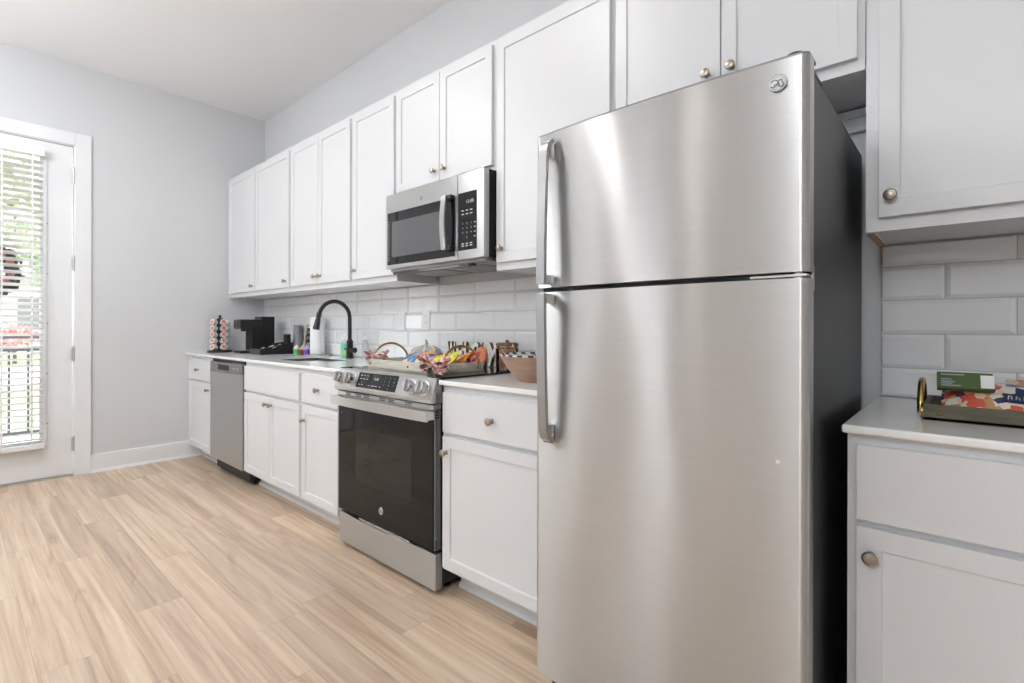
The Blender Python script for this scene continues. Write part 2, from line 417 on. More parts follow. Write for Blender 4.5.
M['sheer'] = bpy.data.materials.new('added_sheer_cloth'); M['sheer'].use_nodes = True
_n = M['sheer'].node_tree; _t = _n.nodes.new('ShaderNodeBsdfTranslucent'); _w = _n.nodes.new('ShaderNodeTexNoise'); _w.inputs['Scale'].default_value = 300
_r = _n.nodes.new('ShaderNodeValToRGB'); _r.color_ramp.elements[0].color = (.80, .81, .83, 1); _r.color_ramp.elements[1].color = (.88, .88, .89, 1)
_n.links.new(_w.outputs['Fac'], _r.inputs['Fac']); _n.links.new(_r.outputs['Color'], _t.inputs['Color']); _n.links.new(_t.outputs['BSDF'], _n.nodes['Material Output'].inputs['Surface'])
M['globe'] = pane_mat('added_light_globe', (.98, .98, .98))

# ------------------------------------------------------------------ room shell
XR, YF, ZC = 7.2, -5.2, 2.975
struct(MB().box(-0.12, XR+.12, YF-.12, 0.12, -0.10, 0.0).build('floor', M['floor']))
struct(MB().box(-0.12, XR+.12, YF-.12, 0.12, ZC, ZC+.1).build('ceiling', M['ceil']))
struct(MB().box(-0.12, XR+.12, 0.0, 0.12, 0, ZC).build('wall_back', M['wall']))
struct(MB().box(XR, XR+.12, YF-.12, 0.0, 0, ZC).build('wall_right', M['wall']))
DY0, DY1, DZ = -2.272, -1.366, 2.388       # door opening in the left wall
w = MB()
w.box(-.12, 0, DY1, 0.0, 0, ZC).box(-.12, 0, YF-.12, DY0, 0, ZC).box(-.12, 0, DY0, DY1, DZ, ZC)
struct(w.build('wall_left', M['wall']))
w = MB(); xs = -0.12
for a, b in WIN_F:
    w.box(xs, a, YF-.12, YF, 0, ZC); w.box(a, b, YF-.12, YF, 0, 0.28); w.box(a, b, YF-.12, YF, 2.42, ZC); xs = b
w.box(xs, XR+.12, YF-.12, YF, 0, ZC)
struct(w.build('wall_front', M['wall']))
for i, (a, b) in enumerate(WIN_F):
    f = MB()
    for x0, x1, z0, z1 in ((a-.08, a+.03, .2, 2.5), (b-.03, b+.08, .2, 2.5), (a+.03, b-.03, 2.39, 2.5), (a+.03, b-.03, .2, .31), (a+.03, b-.03, 1.33, 1.37)):
        f.box(x0, x1, YF-.09, YF+.018, z0, z1, .003)
    fo = struct(f.build('window_%d' % (i+1), M['trim']))
    MB().box(a+.02, b-.02, YF-.06, YF-.055, .3, 2.4).build('pane', M['pane'], fo)
    rs = thing('added_dimming_cloth', 'unseen sheer cloth added to dim the tall front window %s' % ('nearer the entrance door', 'farther from the entrance door')[i], 'shade', ((a+b)/2, YF-.03, .33), 'added dimming cloths in the front windows')  # unseen cloth added to soften the windows' glare on the refrigerator
    MB().box(a+.032, b-.032, YF-.0305, YF-.0295, .335, 2.36).build('cloth', M['sheer'], rs, smooth=False)
    mb = MB(); mb.lathe([(.016, -(b-a)/2+.035), (.016, (b-a)/2-.035)], ((a+b)/2, YF-.03, 2.365), (1, 0, 0), n=16); mb.build('roller', M['trim'], rs)
    MB().box(a+.032, b-.032, YF-.036, YF-.024, .322, .336, .003).build('hem_bar', M['trim'], rs)

# baseboards and casing
def baseboard(name, y0, y1):
    b = MB(); b.prism([(0, 0), (.027, 0), (.027, .006), (.022, .016), (.014, .019), (.014, .125), (.010, .133), (0, .135)], 'y', y0, y1)
    return struct(b.build(name, M['trim']))
baseboard('baseboard_left', -1.273, -0.53)
c = MB()
for (y0, y1, z0, z1) in ((-1.366, -1.273, 0, 2.478), (-2.365, -2.272, 0, 2.478), (-2.272, -1.366, 2.388, 2.478)):
    c.box(0.0, .018, y0, y1, z0, z1, .003)
c.box(-.12, 0.0, -1.3665, -1.352+.002, 0, 2.39) if False else None
struct(c.build('trim_1', M['trim']))
j = MB()      # jamb lining the opening
j.box(-.115, 0.004, DY1-.006, DY1, 0, DZ).box(-.115, 0.004, DY0, DY0+.006, 0, DZ).box(-.115, 0.004, DY0+.006, DY1-.006, DZ-.006, DZ)
struct(j.build('trim_2', M['trim']))
struct(MB().box(-.125, 0.01, DY0+.006, DY1-.006, 0, .012, .003).build('trim_3', M['hinge']))

# glazed entrance door
GY0, GY1, GZ0, GZ1 = -2.105, -1.533, .255, 2.296
d = MB(); X0, X1 = -.052, -.008; ya, yb, za, zb = DY0+.010, DY1-.012, .014, DZ-.010
d.box(X0, X1, ya, GY0, za, zb).box(X0, X1, GY1, yb, za, zb).box(X0, X1, GY0, GY1, za, GZ0).box(X0, X1, GY0, GY1, GZ1, zb)
door = struct(d.build('door_1', M['trim']))
g = MB()
for (y0, y1, z0, z1) in ((GY0-.012, GY0+.02, GZ0-.012, GZ1+.012), (GY1-.02, GY1+.012, GZ0-.012, GZ1+.012), (GY0+.02, GY1-.02, GZ1-.02, GZ1+.012), (GY0+.02, GY1-.02, GZ0-.012, GZ0+.02)):
    g.box(-.008, .005, y0, y1, z0, z1, .003).box(-.062, -.052, y0, y1, z0, z1, .003)
g.build('glazing_frame', M['trim'], door)
MB().box(-.033, -.028, GY0, GY1, GZ0, GZ1).build('glass', M['pane'], door)
for z in (2.168, 1.531, .880, .229):
    h = MB(); h.lathe([(.007, -.05), (.007, .05)], (.006, -1.372, z), n=12)
    h.lathe([(.005, .05), (.008, .053), (.004, .060)], (.006, -1.372, z), n=12)
    h.box(-.004, .004, -1.384, -1.361, z-.048, z+.048, .001)
    for k in (-.018, .016): h.lathe([(.0078, -.0008), (.0078, .0008)], (.006, -1.372, z+k), n=12)
    h.build('hinge', M['hinge'], door)
h = MB(); h.lathe([(.03, 0), (.03, .008), (.012, .012), (.011, .05), (.028, .06), (.03, .075), (.02, .085), (0, .087)], (-.008, -2.20, .95), (1, 0, 0))
h.build('door_handle', M['hinge'], door)

# white slatted blind hung on the door
bl = thing('slatted_blind', 'white open slatted blind hung over the glass of the entrance door', 'blind', (.036, -1.82, .235))
b = MB(); z = .30; 
while z < 2.245:
    mtx = Matrix.Translation((.036, -1.82, z)) @ Matrix.Rotation(math.radians(-20), 4, 'Y')
    b.box(-.023, .023, -.284, .277, -.0014, .0014, M=mtx); z += .0425
b.build('slats', M['white'], bl)
MB().box(.008, .064, -2.112, -1.535, 2.255, 2.318, .004).build('head_rail', M['white'], bl)
MB().box(.012, .060, -2.110, -1.535, .236, .268, .004).build('bottom_rail', M['white'], bl)
b = MB()
for y in (-1.60, -1.75, -1.92, -2.05):
    for x in (.011, .061): b.box(x-.0007, x+.0007, y-.004, y+.004, .265, 2.26)
b.build('ladder_tape', M['white'], bl)
for z in (.40, .75, 1.10, 1.45, 1.80):
    b = MB(); b.lathe([(.004, 0), (.004, .012)], (.006, -1.519, z), (1, 0, 0), n=8); b.build('hold_down_pin', M['grey'], bl)

# ------------------------------------------------------------------ tiled splashback
def splash(name, x0, x1, joints, zt, notch=None):
    """rows of bevelled tiles in running bond; joints = x of a joint in each row"""
    t = bmesh.new(); g = .0022; ch = .011
    rows = [(.8675, .956), (.956, 1.059), (1.059, 1.162), (1.162, 1.265), (1.265, 1.368)]
    for i, (za, zb) in enumerate(rows):
        k = math.floor((x0-joints[i])/.2935)
        xa = joints[i] + k*.2935
        while xa < x1:
            a, b = max(xa, x0)+g/2, min(xa+.2935, x1)-g/2
            z0 = za+g/2; zz = zb-g/2
            top = zt
            if notch and a > notch[0]-.15 and b < notch[1]+.15: top = notch[2]
            zz = min(zz, top)
            if b-a > .01 and zz-z0 > .01:
                la, lb = a+(ch if a > x0+.01 else .004), b-(ch if b < x1-.01 else .004)
                lo, hi = z0+ch, zz-(ch if zz < top-1e-4 else .003)
                if lb > la and hi > lo:
                    o = [t.verts.new(p) for p in ((a, -.0065, z0), (b, -.0065, z0), (b, -.0065, zz), (a, -.0065, zz))]
                    n = [t.verts.new(p) for p in ((la, -.0105, lo), (lb, -.0105, lo), (lb, -.0105, hi), (la, -.0105, hi))]
                    q = [t.verts.new(p) for p in ((a, -.003, z0), (b, -.003, z0), (b, -.003, zz), (a, -.003, zz))]
                    t.faces.new(n)
                    for m_ in range(4):
                        t.faces.new((o[m_], o[(m_+1) % 4], n[(m_+1) % 4], n[m_])); t.faces.new((q[m_], q[(m_+1) % 4], o[(m_+1) % 4], o[m_]))
            xa += .2935
    bmesh.ops.recalc_face_normals(t, faces=t.faces)
    mb = MB(); mb._merge(t, 0)
    mb.box(x0, x1, -.0045, -.0002, .8672, zt, mi=1)
    return struct(mb.build(name, [M['tile'], M['grout']], smooth=False))
splash('wall_backsplash', 0.002, 3.78, [2.588, 2.737, 2.588, 2.737, 2.588+.1465-.0005], 1.3300)
splash('wall_backsplash_right', 4.516, 5.6, [4.516, 4.664, 4.516, 4.664, 4.516], 1.3300)

# ------------------------------------------------------------------ cabinets
def panel_mesh(x0, x1, z0, z1, yf, th=.019, rail=.061, flat=False):
    t = bmesh.new()
    bmesh.ops.create_cube(t, size=1, matrix=Matrix.Translation(((x0+x1)/2, yf+th/2, (z0+z1)/2)) @ Matrix.Diagonal((x1-x0, th, z1-z0, 1)))
    f = min(t.faces, key=lambda f: f.calc_center_median().y)
    if not flat:
        bmesh.ops.inset_individual(t, faces=[f], thickness=rail, depth=0)
        bmesh.ops.inset_individual(t, faces=[f], thickness=.004, depth=-.006)
    out = [e for e in t.edges if all(abs(v.co.y-yf) < 1e-6 for v in e.verts) and any((abs(v.co.x-x0) < 1e-6 or abs(v.co.x-x1) < 1e-6) and (abs(v.co.z-z0) < 1e-6 or abs(v.co.z-z1) < 1e-6) for v in e.verts) and len([v for v in e.verts if (abs(v.co.x-x0) < 1e-6 or abs(v.co.x-x1) < 1e-6) and (abs(v.co.z-z0) < 1e-6 or abs(v.co.z-z1) < 1e-6)]) == 2]
    bmesh.ops.bevel(t, geom=out, offset=.0018, segments=2, profile=.5, affect='EDGES')
    mb = MB(); mb._merge(t, 0); return mb
def knob(parent, x, y, z):
    k = MB(); k.lathe([(.009, 0), (.008, .003), (.0055, .006), (.0055, .013), (.011, .0165), (.0142, .020), (.0146, .0235), (.012, .0265), (.006, .028), (0, .0283)], (x, y, z), (0, -1, 0), n=20)
    return k.build('knob', M['nickel'], parent)
YB, YD = -.6247, -.6437       # base face frame and door front
TK = -.526
CT = .8478                    # underside of worktop
def base_cabinet(label, x0, x1, fronts, xs=(0, 0), end=None):
    r = thing('base_cabinet', label, 'cabinet', ((x0+x1)/2, -.31, 0))
    c = MB()
    c.prism([(-.012, 0), (TK+.012, 0), (TK+.012, .106), (YB, .106), (YB, CT-.0005), (-.012, CT-.0005)], 'x', x0, x1)
    c.build('cabinet_box', M['cab'], r)
    k = MB(); k.box(x0, x1, TK, TK+.012, 0, .105); k.prism([(TK, 0), (TK-.013, 0), (TK-.013, .008), (TK-.009, .016), (TK, .020)], 'x', x0, x1)
    k.build('toe_kick', M['cab'], r)
    for kind, a, b, z0, z1, kn in fronts:
        o = panel_mesh(a, b, z0, z1, YD, flat=(kind != 'door')).build({'door': 'door', 'drawer': 'drawer', 'false': 'false_drawer_front'}[kind], M['cab'], r)
        if kn: knob(o, kn[0], YD, kn[1])
    return r
DZ0, DZ1, WZ0, WZ1 = .122, .645, .662, .820
base_cabinet('narrow white base cabinet with one drawer over a door, against the grey wall', .003, .576, [('drawer', .055, .558, WZ0, WZ1, (.29, .741)), ('door', .055, .558, DZ0, DZ1, (.52, .597))])
base_cabinet('white sink base cabinet with two doors below a blank panel', 1.192, 1.992, [('false', 1.206, 1.978, WZ0, WZ1, None), ('door', 1.206, 1.590, DZ0, DZ1, (1.558, .600)), ('door', 1.594, 1.978, DZ0, DZ1, (1.626, .600))])
base_cabinet('white base cabinet with drawer and door between sink base and oven', 1.994, 2.412, [('drawer', 2.010, 2.396, WZ0, WZ1, (2.197, .741)), ('door', 2.010, 2.396, DZ0, DZ1, (2.040, .563))])
base_cabinet('white base cabinet with drawer and door between oven and refrigerator', 3.176, 3.775, [('drawer', 3.190, 3.755, WZ0, WZ1, (3.458, .737)), ('door', 3.190, 3.755, DZ0, DZ1, (3.213, .583))])
base_cabinet('white base cabinet beside the dark side of the refrigerator, under the food tray', 4.516, 5.12, [('drawer', 4.534, 5.10, .664, .825, (4.817, .745)), ('door', 4.534, 5.10, DZ0, .650, (4.560, .592))])

YU, YUD = -.3095, -.3285
def wall_cabinet(label, x0, x1, z0, z1, doors, edge=False):
    r = thing('wall_cabinet', label, 'cabinet', ((x0+x1)/2, -.15, z0))
    c = MB()
    # box open below: side panels, back, recessed bottom and the face frame
    c.box(x0, x0+.018, YU+.019, -.012, z0, z1).box(x1-.018, x1, YU+.019, -.012, z0, z1)
    c.box(x0+.018, x1-.018, YU+.019, -.012, z0+.004, z0+.022).box(x0+.018, x1-.018, YU+.019, -.012, z1-.018, z1)
    c.box(x0+.018, x1-.018, -.020, -.012, z0+.022, z1-.018)
    c.build('cabinet_box', M['cab'], r)
    f = MB(); st = .038
    f.box(x0, x1, YU, YU+.019, z0, z0+st, .001).box(x0, x1, YU, YU+.019, z1-.062, z1, .001)
    f.box(x0, x0+st, YU, YU+.019, z0+st, z1-.062).box(x1-st, x1, YU, YU+.019, z0+st, z1-.062)
    if len(doors) > 1:
        m = (doors[0][1]+doors[1][0])/2; f.box(m-.02, m+.02, YU, YU+.019, z0+st, z1-.062)
    f.build('face_frame', M['cab'], r)
    if edge: MB().box(x0-.0006, x0+.017, YU+.02, -.014, z0-.0012, z0).build('raw_edge', M['cab_in'], r)
    for a, b, da, db, kn in doors:
        o = panel_mesh(a, b, da, db, YUD).build('door', M['cab'], r)
        if kn: knob(o, kn[0], YUD, kn[1])
    return r
UB, UT, UD0, UD1 = 1.331, 2.372, 1.365, 2.345
KZ = 1.418
wall_cabinet('tall white wall cabinet with one door, in the corner by the grey wall', .003, .592, UB, UT, [(.035, .585, UD0, UD1, (.545, KZ-.012))])
wall_cabinet('tall white single door wall cabinet above the coffee maker', .594, 1.190, UB, UT, [(.601, 1.178, UD0, UD1, (1.130, KZ-.008))])
wall_cabinet('tall white double door wall cabinet above the faucet', 1.192, 1.998, UB, UT, [(1.208, 1.597, UD0, UD1, (1.563, 1.413)), (1.601, 1.987, UD0, UD1, (1.635, 1.413))])
wall_cabinet('tall white single door wall cabinet touching the left side of the microwave', 2.000, 2.438, UB, UT, [(2.015, 2.430, UD0, UD1, (2.045, 1.417))])
wall_cabinet('short white double door wall cabinet directly above the microwave', 2.440, 3.173, 1.785, UT, [(2.453, 2.806, 1.806, UD1, (2.772, 1.858)), (2.810, 3.161, 1.806, UD1, (2.844, 1.858))])
wall_cabinet('tall white wall cabinet between microwave and refrigerator', 3.175, 3.763, UB, UT, [(3.190, 3.752, UD0, UD1, (3.222, 1.425))])
wall_cabinet('short white double door wall cabinet above the refrigerator', 3.765, 4.510, 1.770, UT, [(3.776, 4.142, 1.801, UD1, (4.103, 1.885)), (4.146, 4.494, 1.801, UD1, (4.178, 1.885))])
wall_cabinet('white wall cabinet right of the refrigerator, above the food tray', 4.512, 5.12, UB, UT, [(4.540, 5.09, UD0, UD1, (4.566, 1.417))], edge=True)
# wall cleat seen in the gap behind the refrigerator
struct(MB().box(3.78, 4.511, -.022, -.0005, 1.700, 1.768, .002).box(3.78, 4.511, -.030, -.0005, 1.742, 1.768, .002).build('trim_4', M['cab']))

# ------------------------------------------------------------------ worktops, sink, faucet
WF, WT = -.651, .8665
SX0, SX1, SY0, SY1 = 1.42, 1.86, -.510, -.235
fr = lambda c: c.y < WF+.001
wt = MB()
wt.box(.002, 2.418, WF, SY0, CT, WT, .004, 3, sel=fr).box(.002, 2.418, SY1, -.0115, CT, WT)
wt.box(.002, SX0, SY0, SY1, CT, WT).box(SX1, 2.418, SY0, SY1, CT, WT)
o = base_at(wt.build('countertop', M['quartz'])); tag(o, 'long white quartz countertop with the sink cut into it', 'countertop')
o = base_at(MB().box(3.174, 3.778, WF, -.0115, CT, WT, .004, 3, sel=fr).build('countertop', M['quartz'])); tag(o, 'short white quartz countertop between oven and refrigerator, under the brown bowl', 'countertop')
o = base_at(MB().box(4.508, 5.60, WF, -.0115, CT, WT, .005, 3, sel=lambda c: c.y < WF+.001 or c.x < 4.509).build('countertop', M['quartz'])); tag(o, 'white quartz countertop right of the refrigerator, under the food tray', 'countertop')

sk = thing('kitchen_sink', 'undermounted stainless steel sink in the long white countertop', 'sink', ((SX0+SX1)/2, (SY0+SY1)/2, .665))
b = MB(); th = .004; zb = .67; e_ = .0006; rim = WT-.0015
b.box(SX0+e_, SX1-e_, SY0+e_, SY1-e_, zb, zb+th)
for (x0, x1, y0, y1) in ((SX0+e_, SX0+.005, SY0+e_, SY1-e_), (SX1-.005, SX1-e_, SY0+e_, SY1-e_), (SX0+.005, SX1-.005, SY0+e_, SY0+.005), (SX0+.005, SX1-.005, SY1-.005, SY1-e_)):
    b.box(x0, x1, y0, y1, zb+th, rim)
b.build('basin', M['basin'], sk)
b = MB(); b.lathe([(.045, 0), (.045, .003), (.03, .004), (.012, .002), (0, .002)], ((SX0+SX1)/2, -.36, zb+th)); b.build('drain', M['chrome'], sk)

fx, fy = 1.645, -.118
fa = thing('kitchen_faucet', 'matte black gooseneck kitchen faucet with pull-down spray head behind the sink', 'faucet', (fx, fy, WT))
b = MB(); b.lathe([(.027, 0), (.027, .006), (.0225, .012), (.0215, .105), (.0235, .110), (.0235, .118), (.0165, .122), (.0165, .13)], (fx, fy, WT)); b.build('base', M['matteblack'], fa)
ra = .113; zc = 1.140; pts = [(fx, fy, WT+.125), (fx, fy, 1.05)]
for k in range(0, 19):
    a = math.radians(k*10)
    if a > math.radians(165): break
    pts.append((fx, fy-ra+ra*math.cos(a), zc+ra*math.sin(a)*.97))
e = Vector(pts[-1]); dirn = (e-Vector(pts[-2])).normalized()
pts.append(tuple(e+dirn*.012))
b = MB(); b.tube(pts, .0135, 16); b.build('spout', M['matteblack'], fa)
e = Vector(pts[-1])
dd = Vector((0, -.22, -1)).normalized()
b = MB(); b.lathe([(.0145, -.004), (.0165, 0), (.0165, .022), (.0150, .026), (.0160, .034), (.0215, .092), (.0215, .104), (.018, .107), (0, .107)], e, dd, n=20); b.build('spray_head', M['matteblack'], fa)
b = MB(); b.lathe([(.013, 0), (.013, .03), (.0185, .034), (.0185, .062), (.016, .066), (0, .066)], (fx+.012, fy, WT+.056), (1, -.1, 0), n=18)
hl = b.build('handle', M['matteblack'], fa)
b = MB(); b.tube([(fx+.060, fy-.012, WT+.058), (fx+.066, fy-.05, WT+.062), (fx+.070, fy-.085, WT+.069)], [.0048, .0045, .004], 8); b.build('lever', M['matteblack'], hl)

# ------------------------------------------------------------------ emblem
def emblem(parent, x, y, z, r, disc, mark):
    b = MB(); b.lathe([(r, 0), (r, .002), (r*.93, .0032), (r*.86, .0024), (0, .0024)], (x, y, z), (0, -1, 0), n=28)
    o = b.build('badge', disc, parent)
    b = MB(); yy = y-.0028
    def curl(cx, cz, s, a0, a1, flip=1, n=14):
        return [(cx+flip*s*(.35+.65*k/n)*math.cos(math.radians(a0+(a1-a0)*k/n)), yy, cz+s*(.35+.65*k/n)*math.sin(math.radians(a0+(a1-a0)*k/n))) for k in range(n+1)]
    t = r*.07
    b.tube(curl(x-r*.28, z+r*.05, r*.42, 200, 520), t, 6); b.tube(curl(x+r*.30, z+r*.12, r*.32, -30, 250), t, 6)
    b.tube(curl(x+r*.28, z-r*.28, r*.34, 140, 420), t, 6)
    b.tube([(x-r*.75, yy, z-r*.18), (x-r*.5, yy, z-r*.42), (x-r*.1, yy, z-r*.3), (x+r*.02, yy, z+r*.1)], t, 6)
    b.lathe([(r*.80, 0), (r*.80, .0006), (r*.74, .0006), (r*.74, 0)], (x, y-.0022, z), (0, -1, 0), n=28)
    b.build('monogram', mark, o)
    return o

# ------------------------------------------------------------------ dishwasher
dw = thing('dishwasher', 'stainless dishwasher with black toe plate between narrow cabinet and sink base', 'dishwasher', (.885, -.32, 0))
MB().box(.580, 1.190, -.600, -.02, .03, .838).build('tub_body', M['black'], dw)
MB().box(.584, 1.186, -.648, -.602, .112, .752, .004).build('door', M['steel'], dw)
cp = MB().box(.584, 1.186, -.650, -.602, .754, .826, .004).build('control_panel', M['steel_dark'], dw)
b = MB(); b.box(.745, .950, -.6515, -.649, .770, .808, .001)
b.build('handle_pocket', M['black'], cp)
b = MB()
for i in range(3): b.box(1.03+i*.035, 1.047+i*.035, -.6512, -.6495, .782+(.01 if i == 1 else 0), .797, .0005)
b.build('indicator_marks', M['legend'], cp)
MB().box(.580, 1.190, -.632, -.600, .830, .842).build('top_gap_seal', M['black'], dw)
b = MB().box(.60, 1.19, -.575, -.555, .008, .098, .003); b.box(.60, 1.19, -.580, -.575, .060, .064); b.build('kick_plate', M['black'], dw)
for x in (.64, 1.14):
    b = MB(); b.lathe([(.02, 0), (.02, .008), (.008, .012), (.008, .04)], (x, -.5, 0), n=12); b.build('levelling_foot', M['grey'], dw)
b = MB().box(1.1865, 1.1915, -.640, -.628, .580, .600); b.build('side_clip', M['black'], dw)
b = MB(); b.lathe([(.006, 0), (.006, .001), (0, .0012)], (.70, -.648, .43), (0, -1, 0), n=12); b.build('maker_dot', M['grey'], dw)

# ------------------------------------------------------------------ range
RX0, RX1 = 2.438, 3.170
rg = thing('electric_range', 'stainless slide-in electric range with black glass oven door', 'range', (2.795, -.33, 0))
MB().box(RX0+.006, RX1-.002, -.622, -.03, .035, .866, .003).build('body', M['black'], rg)
for x in (RX0+.05, RX1-.05):
    for y in (-.56, -.1):
        b = MB(); b.lathe([(.02, 0), (.02, .01), (.01, .014), (.01, .036)], (x, y, 0), n=12); b.build('foot', M['black'], rg)
ck = MB().box(2.414, 3.184, -.640, -.030, .8672, .8760, .003).build('cooktop', M['blackglass'], rg)
for (x, y, r) in ((2.60, -.47, .10), (3.00, -.47, .085), (2.60, -.2, .075), (3.00, -.2, .10), (2.8, -.17, .06)):
    b = MB(); b.lathe([(r, 0), (r, .0003), (r-.003, .0003), (r-.003, 0)], (x, y, .8759), n=40); b.build('burner_ring', M['grey'], ck)
MB().box(2.44, 3.16, -.078, -.032, .876, .906, .004).build('rear_vent', M['black'], rg)
# fascia
FA = (-.657, .8735); FB = (-.687, .790)
b = MB(); b.prism([(-.60, .8668), FA, FB, (-.685, .7735), (-.60, .7735)], 'x', RX0, RX1, .0025)
fas = b.build('control_fascia', M['steel'], rg)
b = MB(); b.box(RX0+.05, RX1-.05, -.659, -.640, .8665, .8765, .002); b.build('front_lip', M['steel'], fas)
fn = Vector((0, -(FA[1]-FB[1]), (FA[0]-FB[0]))); fn = Vector((0, -(FA[1]-FB[1]), -(FB[0]-FA[0])))
sl = Vector((0, FA[0]-FB[0], FA[1]-FB[1])).normalized(); nn = Vector((0, -sl.z, sl.y)).normalized()
def fpt(x, t, off=0.0):
    p = Vector((x, FB[0], FB[1])) + sl*t + nn*off; return p
def fmat(x, t, off):
    p = fpt(x, t, off); m = Matrix(((1, 0, 0, p.x), (0, sl.y, nn.y, p.y), (0, sl.z, nn.z, p.z), (0, 0, 0, 1))); return m
flen = math.hypot(FA[0]-FB[0], FA[1]-FB[1])
b = MB(); b.box(-.152, .152, -.036, .036, 0, .0015, .0006, M=fmat(2.777, flen*.5, 0)); tp = b.build('touch_panel', M['blackglass'], fas)
b = MB()
def fl(txt, dx, dy, s): b.mesh(text_mesh(txt, s, .0002), fmat(2.777, flen*.5, .0017) @ Matrix.Translation((dx, dy, 0)))
for r_, row in enumerate(('123', '456', '789', ' 0 ')):
    for c_, ch in enumerate(row):
        if ch != ' ': fl(ch, .062+c_*.034, .022-r_*.0165, .0085)
fl('12:00', -.005, .010, .017)
for (dx, dy, w_) in ((-.125, .022, .014), (-.100, .022, .010), (-.075, .022, .014), (-.125, .006, .014), (-.1, .006, .016), (-.075, .006, .012), (-.128, -.022, .012), (-.105, -.022, .010), (-.05, -.022, .014), (-.02, -.022, .018), (.005, -.022, .018), (.035, -.022, .01)):
    b.box(dx-w_/2, dx+w_/2, dy-.0016, dy+.0016, .0015, .0019, M=fmat(2.777, flen*.5, 0))
b.build('key_legends', M['legend'], tp)
for x in (2.487, 2.578, 3.030, 3.114):
    b = MB(); t_ = flen*.47
    b.lathe([(.031, 0), (.031, .003), (.026, .0045), (.0255, .032), (.024, .034), (0, .034)], fpt(x, t_), nn, n=26)
    b.lathe([(.0262, .010), (.0266, .012), (.0266, .026), (.0262, .028)], fpt(x, t_), nn, n=26)
    kb = b.build('knob', M['chrome'], fas)
    b = MB(); b.box(-.0065, .0065, -.024, .024, .030, .044, .003, M=fmat(x, t_, 0)); b.build('grip_bar', M['steel'], kb)
    b = MB(); b.box(-.001, .001, .010, .023, .0442, .0447, M=fmat(x, t_, 0)); b.build('pointer_mark', M['black'], kb)
for x in (2.50, 2.59, 3.03, 3.11):
    MB().box(-.006, .006, -.0012, .0012, 0, .0004, M=fmat(x, flen*.93, 0)).build('burner_mark', M['grey'], fas)
# vent trim with slots
b = MB(); b.prism([(-.63, .7715), (-.672, .7655), (-.676, .748), (-.63, .748)], 'x', RX0+.004, RX1-.002, .0015); vt = b.build('vent_trim', M['steel'], rg)
for x in (2.545, 2.635, 2.700, 2.825, 2.890, 3.010):
    for dz in (.7515, .7590): MB().box(x-.021, x+.021, -.6760, -.6725, dz, dz+.0035).build('vent_slot', M['black'], vt)
# oven door
od = MB().box(RX0+.004, RX1-.004, -.662, -.624, .182, .7455, .003).build('oven_door', M['steel_dark'], rg)
b = MB().box(RX0+.006, RX1-.010, -.6665, -.661, .184, .706, .002); gl = b.build('door_glass', M['blackglass'], od)
MB().box(2.60, 3.025, -.6672, -.6660, .352, .612, .0004).build('oven_window', M['window_dark'], gl)
MB().box(RX0+.004, RX1-.004, -.6675, -.660, .707, .7455, .002).build('top_trim', M['steel'], od)
for z in (.712, .723, .734): MB().box(RX1-.0045, RX1-.0033, -.660, -.640, z, z+.005).build('side_slot', M['black'], od)
for i in range(6): MB().box(RX1-.0045, RX1-.0033, -.660, -.650, .19+i*.006, .1935+i*.006).build('side_slot', M['black'], od)
n = 16; pts = []
for k in range(n+1):
    x = RX0+.006 + (RX1-RX0-.006)*k/n; u_ = (k/n-.5)*2
    pts.append((x, -.706-.010*(1-u_*u_), .726))
hb = MB(); hb.strip(pts, (0, 0, 1), .042, .011); hd = hb.build('handle', M['steel'], od)
for x0, x1 in ((RX1-.030, RX1-.003), (RX0+.008, RX0+.034)): MB().box(x0, x1, -.704, -.662, .708, .744, .004).build('handle_bracket', M['chrome'], hd)
emblem(od, 2.807, -.6668, .256, .0165, M['chrome'], M['grey'])
b = MB(); b.lathe([(.004, 0), (.004, .0008), (0, .001)], (2.475, -.6668, .660), (0, -1, 0), n=10); b.build('lens_dot', M['grey'], gl)
# drawer
b = MB(); pr = [(RX0+.004, .022), (RX1-.002, .022), (RX1-.002, .168)]
for k in range(0, 13):
    u_ = 1-2*k/12; pr.append((2.795+u_*.30, .168-.010*(1-u_*u_)))
pr.append((RX0+.004, .168))
b.prism(pr, 'y', -.660, -.624, .0015); dr = b.build('storage_drawer', M['steel'], rg)
MB().box(RX0+.02, RX1-.02, -.640, -.622, .168, .182).build('drawer_gap', M['black'], rg)
b = MB(); b.box(2.60, 2.99, -.652, -.645, .158, .170, .003); b.build('finger_pull', M['chrome'], dr)

# ------------------------------------------------------------------ microwave
mw = thing('microwave', 'stainless over-the-range microwave with black window and keypad', 'microwave', (2.81, -.2, 1.335))
MX0, MX1, MY = 2.443, 3.172, -.388
MB().box(MX0, MX1-.004, -.352, -.014, 1.392, 1.782, .002).build('body', M['black'], mw)
MB().box(MX0, MX1, -.366, -.354, 1.390, 1.780, .002).build('trim_frame', M['steel'], mw)
dm = MB().box(MX0, 3.001, MY, -.367, 1.388, 1.780, .004).build('door', M['steel'], mw)
wb = MB().box(2.460, 2.985, MY-.0015, MY+.001, 1.407, 1.682, .001).build('window_border', M['blackglass'], dm)
MB().box(2.500, 2.905, MY-.0022, MY-.0010, 1.446, 1.632, .0005).build('window', M['mw_window'], wb)
b = MB()
for i in range(16): b.box(2.468, 2.478, MY-.0019, MY-.0014, 1.43+i*.0135, 1.436+i*.0135)
b.build('border_dots', M['grey'], wb)
b = MB(); pts = []
for k in range(13):
    u_ = (k/12-.5)*2; pts.append((2.944, MY-.030-.012*(1-u_*u_), 1.562+u_*.124))
b.strip(pts, (1, 0, 0), .030, .009); hm = b.build('handle', M['steel'], dm)
for z0, z1 in ((1.668, 1.690), (1.434, 1.456)): MB().box(2.932, 2.984, MY-.028, MY, z0, z1, .004).build('handle_mount', M['matteblack'], hm)
